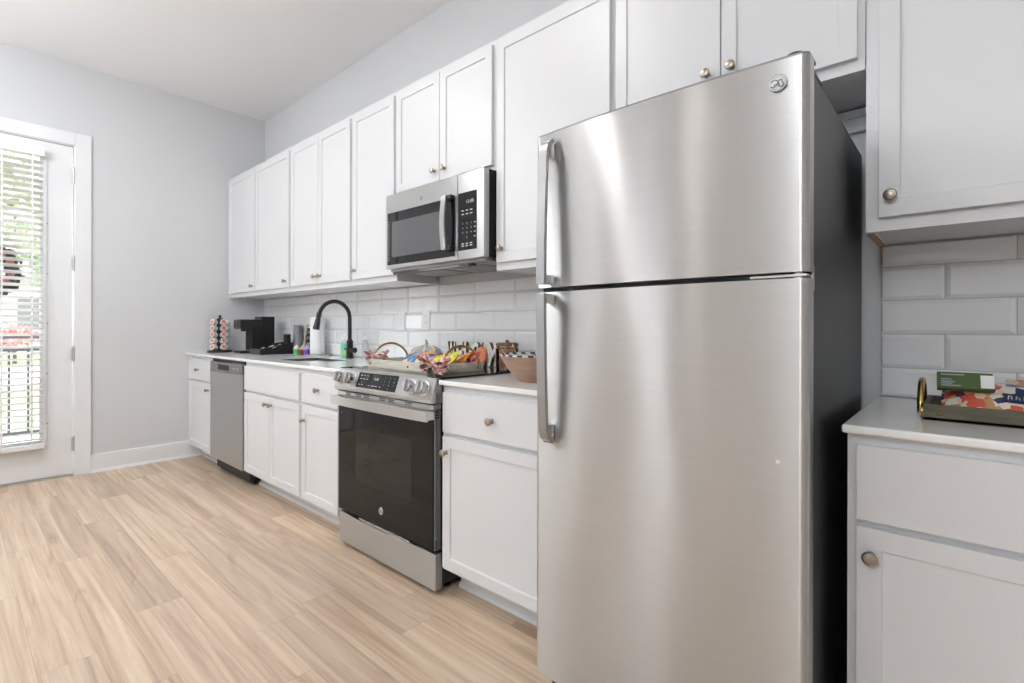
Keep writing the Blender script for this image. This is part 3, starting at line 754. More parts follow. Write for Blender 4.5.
pn = MB().box(3.0035, MX1, MY, -.367, 1.388, 1.780, .004).build('control_panel', M['steel'], mw)
kp = MB().box(3.008, 3.128, MY-.0015, MY+.001, 1.428, 1.690, .001).build('keypad', M['blackglass'], pn)
b = MB(); fm = lambda x, z: face_front(x, MY-.0018, z)
b.mesh(text_mesh('12:00', .022, .0002), fm(3.085, 1.645))
for r_, row in enumerate(('123', '456', '789', ' 0 ')):
    for c_, ch in enumerate(row):
        if ch != ' ': b.mesh(text_mesh(ch, .011, .0002), fm(3.040+c_*.027, 1.548-r_*.021))
for r_, z in enumerate((1.605, 1.589, 1.455, 1.445)):
    for c_ in range(3): b.box(3.032+c_*.027, 3.047+c_*.027, MY-.002, MY-.0015, z, z+.004)
for z in (1.548, 1.527, 1.506, 1.485): b.box(3.112, 3.122, MY-.002, MY-.0015, z-.002, z+.002)
b.build('key_legends', M['legend'], kp)
emblem(dm, 2.735, MY-.0001, 1.722, .014, M['steel'], M['chrome'])
# underside
b = MB().box(MX0+.01, MX1-.012, -.362, -.02, 1.374, 1.392, .003); und = b.build('underside_plate', M['steel_dark'], mw)
for x in (2.56, 2.84):
    MB().box(x, x+.22, -.27, -.06, 1.3700, 1.3742, .002).build('grease_filter', M['grey'], und)
b = MB().box(2.66, 2.96, -.345, -.30, 1.3695, 1.3742, .002); b.build('lamp_lens', M['legend'], und)
b = MB().box(3.02, 3.05, -.335, -.31, 1.364, 1.375, .003); b.build('latch', M['black'], und)

# ------------------------------------------------------------------ refrigerator
fg = thing('refrigerator', 'tall stainless top-freezer refrigerator with charcoal side', 'refrigerator', (4.13, -.43, 0))
FX0, FX1 = 3.792, 4.478
MB().box(FX0+.008, FX1-.004, -.766, -.060, .045, 1.612, .006, 2).build('body', M['charcoal'], fg)
def fridge_door(name, z0, z1):
    cx, hw = (FX0+FX1)/2, (FX1-FX0)/2; yb_, ye, bul, rc = -.772, -.818, .014, .016
    poly = [(FX0, yb_), (FX0, ye+rc)]
    for k in range(1, 7):
        a = math.radians(180+90*k/6); poly.append((FX0+rc+rc*math.cos(a), ye+rc+rc*math.sin(a)))
    N = 22
    for k in range(1, N):
        x = FX0+rc + (2*hw-2*rc)*k/N; u_ = (x-cx)/(hw-rc); poly.append((x, ye-bul*(1-u_*u_)))
    for k in range(0, 7):
        a = math.radians(270+90*k/6); poly.append((FX1-rc+rc*math.cos(a), ye+rc+rc*math.sin(a)))
    poly.append((FX1, yb_))
    b = MB(); b.prism(poly, 'z', z0, z1)
    o = b.build(name, M['steel_door'], fg, angle=50)
    return o, poly
fd, poly = fridge_door('freezer_door', 1.190, 1.626)
b = MB(); b.prism([(p[0]*.996+.004*4.135, p[1]+.001) for p in poly], 'z', 1.626, 1.631); b.build('top_cap', M['grey'], fd)
rd, _ = fridge_door('refrigerator_door', .082, 1.177)
MB().box(FX0+.006, FX1-.004, -.772, -.7655, .09, 1.62).build('door_gasket', M['black'], fg)
MB().box(FX0+.012, FX1-.012, -.765, -.775-.02, 1.1775, 1.1895).build('door_gap_strip', M['black'], fg)
b = MB(); b.box(FX1-.075, FX1-.002, -.80, -.74, 1.6265, 1.636, .003); b.lathe([(.02, 0), (.02, .008), (.016, .012), (0, .012)], (FX1-.03, -.788, 1.630), n=16)
b.box(FX1-.078, FX1-.004, -.745, -.66, 1.612, 1.619, .003); b.build('hinge_cover', M['charcoal'], fg)
b = MB(); b.box(FX1-.11, FX1-.004, -.812, -.772, 1.1805, 1.1860, .001); b.lathe([(.009, -.006), (.009, .006)], (FX1-.022, -.80, 1.1835), n=12); b.box(FX1-.004, FX1-.001, -.773, -.758, 1.155, 1.205, .0005); b.build('middle_hinge', M['hinge'], fg)
b = MB(); b.box(FX0+.02, FX1-.02, -.760, -.745, .010, .078, .003)
for i in range(5): b.box(FX0+.04, FX1-.04, -.763, -.760, .020+i*.011, .0255+i*.011)
b.build('base_grille', M['black'], fg)
for x in (FX0+.06, FX1-.06):
    for y in (-.72, -.12):
        b = MB(); b.lathe([(.022, 0), (.022, .012), (.010, .016), (.010, .046)], (x, y, 0), n=12); b.build('levelling_foot', M['black'], fg)
# handles: flat bowed bars, farthest out at the gap between the doors
HX = 3.853
def fridge_handle(parent, zg, ze):
    sgn = 1 if ze > zg else -1; L_ = abs(ze-zg); pts = []; N = 24
    for k in range(N+1):
        s_ = k/N; off = .032+.014*(1-s_**2)
        if s_ > .93: off *= 1-.75*((s_-.93)/.07)**1.5
        pts.append((HX, -.824-off, zg+sgn*L_*s_))
    b = MB(); b.strip(pts, (1, 0, 0), .027, .012)
    o = b.build('handle', M['steel_handle'], parent)
    MB().box(HX-.0125, HX+.0125, -.868, -.824, min(zg, zg+sgn*.026), max(zg, zg+sgn*.026), .003).build('handle_bracket', M['chrome'], o)
    za, zb_ = sorted((ze-sgn*.050, ze-sgn*.002)); MB().box(HX-.0125, HX+.0125, -.848, -.824, za, zb_, .004).build('handle_bracket', M['chrome'], o)
fridge_handle(fd, 1.197, 1.600)
fridge_handle(rd, 1.170, .757)
emblem(fd, 4.424, -.8235, 1.578, .0175, M['steel_soft'], M['steel_dark'])
b = MB(); b.lathe([(.0042, 0), (.0042, .0008), (0, .001)], (4.425, -.8225, .802), (0, -1, 0), n=12); b.build('paper_dot', M['white'], rd)

# ------------------------------------------------------------------ outlets on the tile
def plate(x, z, kind):
    if kind == 's': r = thing('light_switch', 'white rocker switch plate on the tile, nearer the faucet', 'switch', (x, -.0108, z-.058))
    else: r = thing('wall_outlet', 'white two-socket outlet plate on the tile above the pumpkin', 'outlet', (x, -.0108, z-.058))
    MB().box(x-.036, x+.036, -.0155, -.0108, z-.058, z+.058, .002).build('cover_plate', M['white'], r)
    if kind == 's':
        MB().box(x-.017, x+.017, -.0185, -.0155, z-.033, z+.033, .001).build('rocker', M['white'], r)
        b = MB(); b.lathe([(.003, 0), (.003, .0008)], (x, -.0185, z-.012), (0, -1, 0), n=8); b.build('indicator', M['grey'], r)
    else:
        b = MB()
        for dz in (-.02, .02): b.box(x-.016, x+.016, -.0175, -.0155, z+dz-.014, z+dz+.014, .003)
        so = b.build('socket', M['white'], r); b = MB()
        for dz in (-.02, .02): b.box(x-.008, x-.005, -.0180, -.0174, z+dz-.002, z+dz+.007).box(x+.005, x+.008, -.0180, -.0174, z+dz-.002, z+dz+.007)
        b.build('slots', M['grey'], so)
plate(2.085, 1.118, 's'); plate(2.330, 1.122, 'o')

# ------------------------------------------------------------------ coffee corner
def local(name, label, cat, group=None): return thing(name, label, cat, (0, 0, 0), group)
CX, CY = .135, -.430
cr = thing('pod_carousel', 'black wire carousel of coffee pods in the corner of the long countertop', 'pod holder', (CX, CY, WT))
b = MB(); b.lathe([(.094, 0), (.097, .004), (.097, .014), (.090, .018), (0, .018)], (CX, CY, WT), n=32); b.build('base', M['black'], cr)
b = MB(); b.lathe([(.006, .015), (.006, .287), (.005, .287)], (CX, CY, WT), n=12); b.build('pole', M['black'], cr)
b = MB(); b.lathe([(.030, .016), (.030, .280), (.022, .286), (0, .286)], (CX, CY, WT), n=5); b.build('core', M['black'], cr)
b = MB(); b.ball((CX, CY, WT+.300), .013); b.build('finial', M['black'], cr)
b = MB(); ang0 = math.radians(3.3); podr = .072
for t_ in range(5):
    zz = WT+.047+t_*.052
    for q in range(5):
        a = ang0+q*2*math.pi/5; ca, sa = math.cos(a), math.sin(a)
        c = Vector((CX+podr*ca, CY+podr*sa, zz)); ax = Vector((ca, sa, .22)).normalized()
        m_ = Matrix.Translation(c) @ zto(ax)
        b.tube([tuple(m_ @ Vector((.0245*math.cos(w_*math.pi/8), .0245*math.sin(w_*math.pi/8), -.004))) for w_ in range(16)], .0018, 6, closed=True)
        b.tube([tuple(m_ @ Vector((0, -.0245, -.004))), (CX+.03*ca, CY+.03*sa, zz-.026), (CX, CY, zz-.026)], .0016, 6)
b.build('wire_rings', M['black'], cr)
M['podcup'] = mat('white_pod_cup', (0.72, 0.73, 0.75), 0.4, var=0.03)
def lidmat():
    m = mat('coral_printed_foil', (0.80, 0.78, 0.76), 0.35); nt = m.node_tree; L = nt.links.new
    tc = [n_ for n_ in nt.nodes if n_.type == 'TEX_COORD'][0]
    vl = nt.nodes.new('ShaderNodeVectorMath'); vl.operation = 'LENGTH'; mp = nt.nodes.new('ShaderNodeMapping'); mp.inputs['Scale'].default_value = (1, 1, 0)
    L(tc.outputs['Object'], mp.inputs['Vector']); L(mp.outputs['Vector'], vl.inputs[0])
    rp = [n_ for n_ in nt.nodes if n_.type == 'VALTORGB'][0]; cr_ = rp.color_ramp; cr_.interpolation = 'CONSTANT'
    mu = nt.nodes.new('ShaderNodeMath'); mu.operation = 'MULTIPLY'; mu.inputs[1].default_value = 1/.025; L(vl.outputs['Value'], mu.inputs[0])
    nz = [n_ for n_ in nt.nodes if n_.type == 'TEX_NOISE'][0]; nz.inputs['Scale'].default_value = 160
    ad = nt.nodes.new('ShaderNodeMath'); ad.operation = 'ADD'; sb = nt.nodes.new('ShaderNodeMath'); sb.operation = 'MULTIPLY_ADD'; sb.inputs[1].default_value = .7; sb.inputs[2].default_value = -.35
    L(nz.outputs['Fac'], sb.inputs[0]); L(mu.outputs[0], ad.inputs[0]); L(sb.outputs[0], ad.inputs[1]); L(ad.outputs[0], rp.inputs['Fac'])
    cr_.elements[0].position = 0; cr_.elements[0].color = (.62, .17, .09, 1); cr_.elements[1].position = .74; cr_.elements[1].color = (.80, .80, .82, 1)
    e_ = cr_.elements.new(.34); e_.color = (.72, .33, .24, 1)
    return m
M['podlid'] = lidmat()
pod = None
rows_ = ('bottom', 'second lowest', 'middle', 'second highest', 'top')
for t_ in range(5):
    zz = WT+.047+t_*.052
    for q in range(5):
        a = ang0+q*2*math.pi/5; ca, sa = math.cos(a), math.sin(a)
        if pod is None:
            b = MB(); b.lathe([(0, -.040), (.0155, -.040), (.0175, -.038), (.0218, -.004), (.0240, -.003), (.0240, -.001)], n=20)
            o = b.build('coffee_pod', M['podcup']); pod = o
            b = MB(); b.lathe([(.0250, -.001), (.0250, .0006), (.0235, .0012), (0, .0012)], n=20); b.build('lid', M['podlid'], o)
        else: o = copy_tree(pod)
        o.location = (CX+podr*ca, CY+podr*sa, zz); o.rotation_euler = zto(Vector((ca, sa, .22))).to_euler()
        tag(o, 'white coffee pod with coral lid on the %s row of the carousel' % rows_[t_], 'coffee pod', 'coffee pods on the carousel, %s row' % rows_[t_])

KX0, KX1 = .335, .475; KYF, KYB = -.395, -.115
cm = thing('coffee_maker', 'black single-serve coffee maker on the long countertop', 'coffee maker', ((KX0+KX1)/2, -.25, WT))
b = MB(); b.box(KX0, KX1, -.300, KYB, WT, 1.140, .006); b.box(KX0, KX1, -.225, KYB, 1.130, 1.166, .006); b.build('body', M['black'], cm)
hd_ = MB().box(KX0-.003, KX1+.003, KYF, -.220, 1.062, 1.138, .010, 3).build('brew_head', M['matteblack'], cm)
b = MB().box(KX0+.01, KX1-.01, KYF+.012, -.225, 1.138, 1.142, .002); b.build('lid_handle', M['grey'], hd_)
for z in (1.078, 1.104, 1.122):
    b = MB(); b.lathe([(.008, 0), (.008, .003), (0, .003)], ((KX0+KX1)/2, KYF-.0005, z), (0, -1, 0), n=12); b.build('button', M['chrome'], hd_)
b = MB().lathe([(.016, 0), (.020, .012), (.020, .02)], ((KX0+KX1)/2, -.345, 1.044), n=16); b.build('nozzle', M['black'], hd_)
b = MB().box(KX0, KX1, KYF+.002, -.295, WT, .886, .005); b.build('drip_tray', M['black'], cm)
b = MB()
for i in range(7): b.box(KX0+.012+i*.017, KX0+.022+i*.017, KYF+.015, -.310, .886, .8875)
b.build('drip_grid', M['grey'], cm)

# condiment caddy
BX0, BX1, BY0, BY1 = .60, .80, -.37, -.112
cy_ = thing('condiment_organizer', 'low black stepped organizer tray holding packets beside the coffee maker', 'organizer', (.70, -.23, WT))
side = [(BY0, WT), (BY1, WT), (BY1, .955), (BY1-.05, .950), (BY0, .911)]
b = MB(); 
for x in (BX0, (BX0+BX1)/2-.002, BX1-.004): b.prism(side, 'x', x, x+.004, .0008)
b.box(BX0, BX1, BY0, BY1, WT, WT+.004); b.box(BX0, BX1, BY0, BY0+.004, WT, .911); b.box(BX0, BX1, BY1-.004, BY1, WT, .955)
for i in range(1, 4):
    y = BY0+.07*i; b.box(BX0, BX1, y, y+.003, WT, .895+.011*i)
b.build('tray', M['black'], cy_)
MB().box(BX1-.055, BX1-.005, -.165, -.128, .92, 1.022, .003).build('divider_tower', M['black'], cy_)
M['front_lit'] = mat('lit_black_plastic', (0.045, 0.045, 0.048), 0.45)  # paler tone paints in the light on the organizer's black front face
MB().box(BX0+.002, BX1-.002, BY0-.0015, BY0-.0002, WT+.002, .909).build('lit_front_sheet', M['front_lit'], cy_)
pk = None
PK = [('yellow striped', (.78, .72, .45), (.62, .60, .50), .770, -.335, .908, 25, 'white and yellow sweetener packet at the front of the black organizer'),
      ('orange', (.72, .38, .22), (.80, .78, .74), .775, -.265, .925, 20, 'white and orange sweetener packet behind the yellow one in the organizer'),
      ('silver', (.30, .30, .32), (.52, .52, .53), .770, -.205, .932, 30, 'grey foil packet next to the tower of the black organizer')]
for nm, c1, c2, x, y, z, ang, lb in PK:
    m = patch_mat(nm + '_packet', [c2, c1, c2], 60, .4)
    t = bmesh.new(); nx, ny = 8, 6; vs = {}
    for sgn in (1, -1):
        for i in range(nx+1):
            for j_ in range(ny+1):
                u_, v_ = 2*i/nx-1, 2*j_/ny-1; edge = abs(u_) == 1 or abs(v_) == 1
                key = (i, j_, 0 if edge else sgn)
                if key not in vs: vs[key] = t.verts.new((u_*.030, v_*.021, 0 if edge else sgn*.004*(1-u_**4)*(1-v_**4)))
        for i in range(nx):
            for j_ in range(ny):
                q = [vs.get((a_, c_, sgn), vs.get((a_, c_, 0))) for a_, c_ in ((i, j_), (i+1, j_), (i+1, j_+1), (i, j_+1))]
                t.faces.new(q if sgn > 0 else q[::-1])
    mb = MB(); mb._merge(t); o = mb.build('sugar_packet', m); o.location = (x, y, z); o.rotation_euler = (math.radians(ang), math.radians(8), .2)
    tag(o, lb, 'packet')

# stacked cups, upside down
b = MB()
cu = thing('plastic_cup_stack', 'grey plastic cups stacked upside down behind the black organizer', 'cups', (.765, -.058, WT))
for i in range(3):
    zz = WT+.062*i*.5
    b = MB(); b.lathe([(.038, 0), (.040, .002), (.040, .006), (.038, .008), (.031, .165), (.029, .168), (0, .168)], (.765, -.058, zz), n=26)
    o = b.build('cup', M['grey'], cu)

# letter board
lb_ = thing('letter_sign', 'small framed black board with white lettering beside the paper towels', 'sign', (.905, -.05, WT))
tl = Matrix.Translation((.905, -.035, WT)) @ Matrix.Rotation(math.radians(-8), 4, 'X')
M['palewood'] = mat('pale_wood_frame', (0.55, 0.47, 0.37), 0.7, var=0.15, stretch=(4, 4, 1), scale=20)
b = MB()
for (x0, x1, z0, z1) in ((-.082, -.066, .0, .235), (.066, .082, 0, .235), (-.066, .066, 0, .016), (-.066, .066, .219, .235)): b.box(x0, x1, -.014, .010, z0, z1, .001, M=tl)
b.build('frame', M['palewood'], lb_)
bd = MB().box(-.066, .066, -.004, .004, .016, .219, M=tl).build('board', M['black'], lb_)
b = MB()
for z, s_ in ((.17, .030), (.125, .026), (.075, .030)):
    for k in range(3):
        x = -.040+k*.038; pts = [tuple(tl @ Vector((x+.012*math.cos(a), -.0055, z+s_*.42*math.sin(a*(1.4 if k != 1 else 1))))) for a in [i*.45 for i in range(11)]]
        b.tube(pts, .0022, 5)
b.build('lettering', M['legend'], bd)

# three little bottles shaped like cupcakes
for nm, c1, x, y, lbl in (('green', (.10, .42, .11), .935, -.148, 'small green cupcake-shaped bottle in front of the letter sign'), ('red', (.22, .035, .03), 1.010, -.135, 'small red cupcake-shaped bottle between the green and purple ones'), ('purple', (.20, .09, .48), 1.065, -.128, 'small purple cupcake-shaped bottle against the paper towels')):
    r = thing('cupcake_bottle', lbl, 'bottle', (x, y, WT))
    cupm = mat(nm+'_glossy', c1, .3, var=.1); b = MB()
    prof = [(.019, 0), (.020, .003)]
    b.lathe([(0, 0), (.020, 0), (.0215, .003), (.0265, .036), (.0280, .040), (.025, .043)], (x, y, WT), n=24); b.build('cup', cupm, r)
    b = MB(); b.lathe([(.0262, .041), (.0275, .047), (.0215, .051), (.0225, .055), (.0155, .060), (.0160, .064), (.009, .068), (.006, .074), (0, .076)], (x, y, WT), n=20)
    b.build('swirl_cap', mat(nm+'_cap', {'green': (.74, .66, .58), 'red': (.62, .50, .36), 'purple': (.52, .42, .72)}[nm], .5), r)

# paper towels
tw = thing('paper_towel_holder', 'steel paper towel stand with a white roll by the sink', 'towel holder', (1.165, -.100, WT))
b = MB(); b.lathe([(.088, 0), (.090, .003), (.090, .008), (.084, .012), (0, .012)], (1.165, -.100, WT), n=36); b.build('base_plate', M['chrome'], tw)
b = MB(); b.lathe([(.006, .01), (.006, .292), (.010, .294), (.010, .304), (0, .306)], (1.165, -.100, WT), n=14); b.build('rod', M['chrome'], tw)
o = MB().lathe([(.020, .0125), (.051, .0125), (.0515, .014), (.0515, .287), (.051, .2885), (.020, .2885), (.020, .0125)], (1.165, -.100, WT), n=40).build('paper_towel_roll', M['paper']); base_at(o)
tag(o, 'white paper towel roll standing on the steel holder', 'paper towels')

# soap and clear spray bottle
sp_ = thing('soap_bottle', 'clear soap bottle with teal label behind the black faucet', 'bottle', (1.520, -.085, WT))
M['teal'] = patch_mat('teal_printed_label', [(.10, .50, .42), (.16, .62, .50), (.62, .62, .10), (.20, .66, .56)], 26, .35)
b = MB(); b.lathe([(0, 0), (.030, 0), (.032, .004), (.032, .098), (.026, .112), (.011, .120), (.011, .126)], (1.520, -.085, WT), n=24, sy=.75); b.build('bottle_body', M['clearplastic'], sp_)
b = MB(); b.lathe([(.0324, .006), (.0328, .007), (.0328, .094), (.0324, .095)], (1.520, -.085, WT), n=24, sy=.75); b.build('label_wrap', M['teal'], sp_)
b = MB(); b.lathe([(.013, .124), (.013, .138), (.005, .140), (.005, .152), (.009, .153), (.009, .158), (0, .158)], (1.520, -.085, WT), n=16); b.build('pump_cap', M['white'], sp_)
sb_ = thing('spray_bottle', 'slim clear bottle with white cap right of the faucet', 'bottle', (1.770, -.078, WT))
b = MB(); b.lathe([(0, 0), (.019, 0), (.021, .003), (.021, .108), (.017, .120), (.010, .126), (.010, .130)], (1.770, -.078, WT), n=22); b.build('bottle_body', M['clearplastic'], sb_)
b = MB(); b.lathe([(.012, .128), (.012, .140), (.009, .142), (.008, .156), (0, .157)], (1.770, -.078, WT), n=16); b.build('cap', M['white'], sb_)

# ------------------------------------------------------------------ trays
def tray(label, wood, cx, cy, z, w, d, h, rot, arch, th=.012, foot=None):
    r = local('wooden_tray', label, 'tray')
    b = MB(); b.box(-w/2, w/2, -d/2, d/2, 0, .008, .001)
    b.box(-w/2, w/2, -d/2, -d/2+th, 0, h, .0015).box(-w/2, w/2, d/2-th, d/2, 0, h, .0015)
    b.box(-w/2, -w/2+th, -d/2+th, d/2-th, 0, h, .0015).box(w/2-th, w/2, -d/2+th, d/2-th, 0, h, .0015)
    b.build('tray_frame', wood, r)
    aw, ah, ar = arch
    for s_ in (-1, 1):
        xx = s_*(w/2+ar*.9); pts = []
        for k in range(19):
            a = math.pi*k/18; pts.append((xx, aw*math.cos(a), h*.55+ah*math.sin(a)))
        pts = [(xx, aw, h*.30)]+pts+[(xx, -aw, h*.30)]
        b = MB(); b.tube(pts, ar, 12)
        for sy_ in (-1, 1): b.lathe([(ar*1.7, 0), (ar*1.7, .003), (0, .004)], (s_*(w/2+.0005), sy_*aw, h*.45), (s_, 0, 0), n=14)
        b.build('handle', M['gold'], r)
    for x in (-w*.5+.03, w*.14):
        b = MB(); b.lathe([(.006, 0), (.005, .003), (0, .004)], (x, -d/2, h*.5), (0, -1, 0), n=10); b.build('nail_head', M['signside'], r)
    r.location = (cx, cy, z); r.rotation_euler = (0, 0, rot)
    return r
ZR = .8762
tray('long pale grey wooden tray with brass arch handles on the cooktop', M['traywood'], 2.800, -.425, ZR, .570, .275, .043, -.075, (.108, .095, .0058))
tray('dark olive wooden tray with brass handles on the countertop right of the refrigerator', M['traywood2'], 4.900, -.345, WT, .530, .225, .036, 0.0, (.075, .064, .0065))

def pillow(name, label, m, w, h, t, loc, rot, seed, group=None):
    rnd = random.Random(seed); tb = bmesh.new(); nx, ny = 22, 16; vs = {}
    ph = [rnd.uniform(0, 6) for _ in range(6)]
    for sgn in (1, -1):
        for i in range(nx+1):
            for j_ in range(ny+1):
                u_, v_ = 2*i/nx-1, 2*j_/ny-1; edge = abs(u_) == 1 or abs(v_) == 1
                key = (i, j_, 0 if edge else sgn)
                if key in vs: continue
                k = (1-abs(u_)**3.5)*(1-abs(v_)**2.5)
                wr = .10*math.sin(9*u_+ph[0]+2*v_)+.08*math.sin(13*v_+ph[1]-3*u_)+.06*math.sin(21*u_*v_+ph[2])
                zz = 0 if edge else sgn*t/2*max(.05, k*(1+wr))
                zz += .006*math.sin(3*u_+ph[3]) if True else 0
                vs[key] = tb.verts.new((u_*w/2*(1-.04*v_*v_), v_*h/2*(1-.05*u_*u_)+(.003*math.sin(40*u_) if abs(v_) == 1 else 0), zz))
        for i in range(nx):
            for j_ in range(ny):
                q = [vs.get((a_, c_, sgn), vs.get((a_, c_, 0))) for a_, c_ in ((i, j_), (i+1, j_), (i+1, j_+1), (i, j_+1))]
                tb.faces.new(q if sgn > 0 else q[::-1])
    mb = MB(); mb._merge(tb); o = mb.build(name, m, angle=80); o.location = loc; o.rotation_euler = rot
    tag(o, label, 'snack bag', group)
    b = MB(); b.strip([(-w/2, (h/2-.006), .006*math.sin(-3+ph[3])+.0), (-w/4, h/2-.006, .006*math.sin(-1.5+ph[3])), (0, h/2-.006, .006*math.sin(ph[3])), (w/4, h/2-.006, .006*math.sin(1.5+ph[3])), (w/2, h/2-.006, .006*math.sin(3+ph[3]))], (0, 1, 0), .014, .0016)
    s_ = b.build('crimped_seal', m); s_.parent = o
    return o
M['blue_bag'] = patch_mat('blue_printed_bag', [(.02, .16, .50), (.03, .25, .62), (.75, .36, .08), (.03, .20, .55), (.78, .65, .30)], 40, .25)
M['orange_bag'] = patch_mat('orange_printed_bag', [(.80, .24, .04), (.85, .33, .06), (.70, .60, .35), (.78, .22, .04)], 36, .25)
M['yellow_bag'] = patch_mat('yellow_printed_bag', [(.72, .66, .05), (.78, .72, .10), (.70, .30, .10), (.80, .76, .28)], 45, .25)
M['red_bag'] = patch_mat('red_printed_bag', [(.55, .03, .04), (.62, .05, .05), (.80, .70, .62), (.55, .04, .04)], 45, .25)
rr = math.radians
pillow('chip_bag', 'orange snack bag lying under the blue one in the pale tray', M['orange_bag'], .19, .15, .030, (2.785, -.345, .907), (rr(10), rr(3), .3), 3)
pillow('chip_bag', 'bright blue snack bag in the middle of the pale tray', M['blue_bag'], .19, .12, .034, (2.795, -.450, .930), (rr(30), rr(-4), .10), 5)
pillow('chip_bag', 'yellow snack bag beside the right brass handle of the pale tray', M['yellow_bag'], .155, .11, .036, (2.985, -.450, .930), (rr(30), rr(-14), .22), 8)
pillow('chip_bag', 'orange snack bag behind the yellow one in the pale tray', M['orange_bag'], .13, .09, .026, (2.985, -.365, .925), (rr(34), rr(-10), .1), 9)
pillow('chip_bag', 'red snack bag standing behind the yellow bag in the pale tray', M['red_bag'], .085, .08, .022, (3.030, -.318, .925), (rr(60), rr(-14), -.1), 11)

def bow(label, loc, rot, s=1.0):
    r = local('ribbon_bow', label, 'bow')
    b = MB()
    for sg in (-1, 1):
        for lift, ln, ph in ((.012, .078, 0), (-.010, .066, .35)):
            pts = []
            for k in range(15):
                a = 2*math.pi*k/14; x = ln*.5*(1-math.cos(a)); z = .017*math.sin(a)*(.4+.6*x/ln)
                pts.append((sg*x*s, -.006*s*math.sin(a/2), (z+lift*x/ln*2)*s))
            b = MB(); b.strip(pts, (0, 1, .15*sg), [(.016+.030*abs(math.sin(math.pi*k/14)))*s for k in range(15)], .0035); b.build('loop', M['plaid'], r)
    for sg, dx in ((-1, .07), (1, .035)):
        pts = [(sg*dx*s*k/6, (-.010-.012*math.sin(k))*s*.6, (-.004-.038*k/6+.006*math.sin(k*1.7))*s) for k in range(7)]
        b = MB(); b.strip(pts, (0, 1, .3), .030*s, .0020); b.build('tail', M['plaid'], r)
    b = MB(); b.ball((0, -.004, 0), .012*s, (1, 1.1, 1.1)); b.build('knot', M['plaid'], r)
    r.location = loc; r.rotation_euler = rot
    return r
bow('red plaid ribbon bow tied at the left brass handle of the pale tray', (2.560, -.520, .936), (rr(10), 0, .35), .80)
bow('red plaid ribbon bow hanging over the front right corner of the pale tray', (3.090, -.598, .925), (rr(15), rr(6), .1), 1.0)

# ------------------------------------------------------------------ things behind the tray
pk_ = thing('fabric_pumpkin', 'grey burlap pumpkin with cream cords standing behind the tray', 'pumpkin', (2.515, -.165, ZR))
pc = Vector((2.515, -.165, ZR+.053)); b = MB()
b.ball(pc, .062, (1.95, 1.0, .86), sub=4, fn=lambda c: 1-.07*abs(math.cos(4.0*math.atan2(c.y, c.x)))**6 - .16*max(0, abs(c.z)-.75))
b.build('body', M['burlap'], pk_)
b = MB()
for k in range(8):
    a = math.pi/8+k*math.pi/4; pts = []
    for j_ in range(13):
        t_ = math.radians(-80+160*j_/12); rr_ = .0605
        pts.append((pc.x+rr_*1.95*math.cos(t_)*math.cos(a), pc.y+rr_*1.0*math.cos(t_)*math.sin(a), pc.z+rr_*.86*math.sin(t_)))
    b.tube(pts, .0032, 6)
b.build('cords', M['cream'], pk_)
b = MB(); b.tube([pc+Vector((0, 0, .046)), pc+Vector((.002, 0, .060)), pc+Vector((-.004, 0, .078))], [.010, .007, .006], 8); b.build('stem', M['burlap'], pk_)

ws = thing('welcome_sign', 'rustic WELCOME sign with an orange pumpkin for the O, behind the tray', 'sign', (2.87, -.098, .8775))
for i, ch in enumerate('WELCOME'):
    x = (2.655, 2.722, 2.782, 2.840, 2.897, 2.966, 3.036)[i]
    if ch == 'O':
        b = MB(); b.lathe([(.0, .0), (.030, .0), (.036, .006), (.036, .016), (.030, .022), (0, .022)], (x, -.125, .9325), (0, 1, 0), n=28, sy=1.28)
        o = b.build('pumpkin_letter', M['orange'], ws)
        b = MB(); b.tube([(x, -.114, .975), (x+.002, -.114, .988), (x+.008, -.114, 1.0)], [.007, .005, .004], 8); b.build('stem', M['signside'], o)
        continue
    me = text_mesh(ch, .150, .010, .0035)
    xs_ = [v.co.x for v in me.vertices]; ys_ = [v.co.y for v in me.vertices]
    wd_ = .068 if ch in 'WM' else .048
    sc = Matrix.Diagonal((wd_/(max(xs_)-min(xs_)), .122/(max(ys_)-min(ys_)), 1, 1)); cxx = (max(xs_)+min(xs_))/2; cyy = (max(ys_)+min(ys_))/2
    t = bmesh.new(); t.from_mesh(me); bmesh.ops.transform(t, matrix=Matrix.Translation((x, -.098, .8775+.0625)) @ Matrix.Rotation(H90, 4, 'X') @ sc @ Matrix.Translation((-cxx, -cyy, 0)), verts=t.verts)
    mb = MB(); mb._merge(t)
    mb.bm.normal_update()
    for f in mb.bm.faces: f.material_index = 0 if f.normal.y < -.8 else 1
    mb.build('letter', [M['signwhite'], M['signside']], ws, smooth=False)
MB().box(2.618, 3.062, -.0875, -.081, .8775, .990, .001).build('backing_board', M['signwhite'], ws)

jr = thing('glass_jar', 'lidded glass jar of amber treats at the back right of the cooktop', 'jar', (3.128, -.182, ZR))
jc = (3.128, -.182, ZR)
b = MB(); b.lathe([(.0, .006), (.048, .006), (.050, .009), (.050, .092), (.045, .098), (0, .098)], jc, n=28); b.build('treats', M['copper'], jr)
b = MB(); b.lathe([(.0, 0), (.051, 0), (.054, .004), (.054, .098), (.048, .106), (.048, .112), (.046, .112), (.046, .105), (.0518, .097), (.0518, .005), (0, .0045)], jc, n=32); b.build('jar_body', M['pane'], jr)
b = MB(); b.lathe([(.046, .1125), (.052, .1125), (.053, .116), (.053, .124), (.048, .129), (0, .131)], jc, n=28); ld = b.build('lid', M['signside'], jr)
b = MB(); b.ball((jc[0], jc[1], jc[2]+.136), .010, (1, 1, .8)); b.build('lid_knob', M['signside'], ld)
b = MB(); b.tube([(jc[0]+.05, jc[1]-.02, jc[2]+.122), (jc[0]+.066, jc[1]-.024, jc[2]+.108), (jc[0]+.062, jc[1]-.022, jc[2]+.090)], .003, 8)
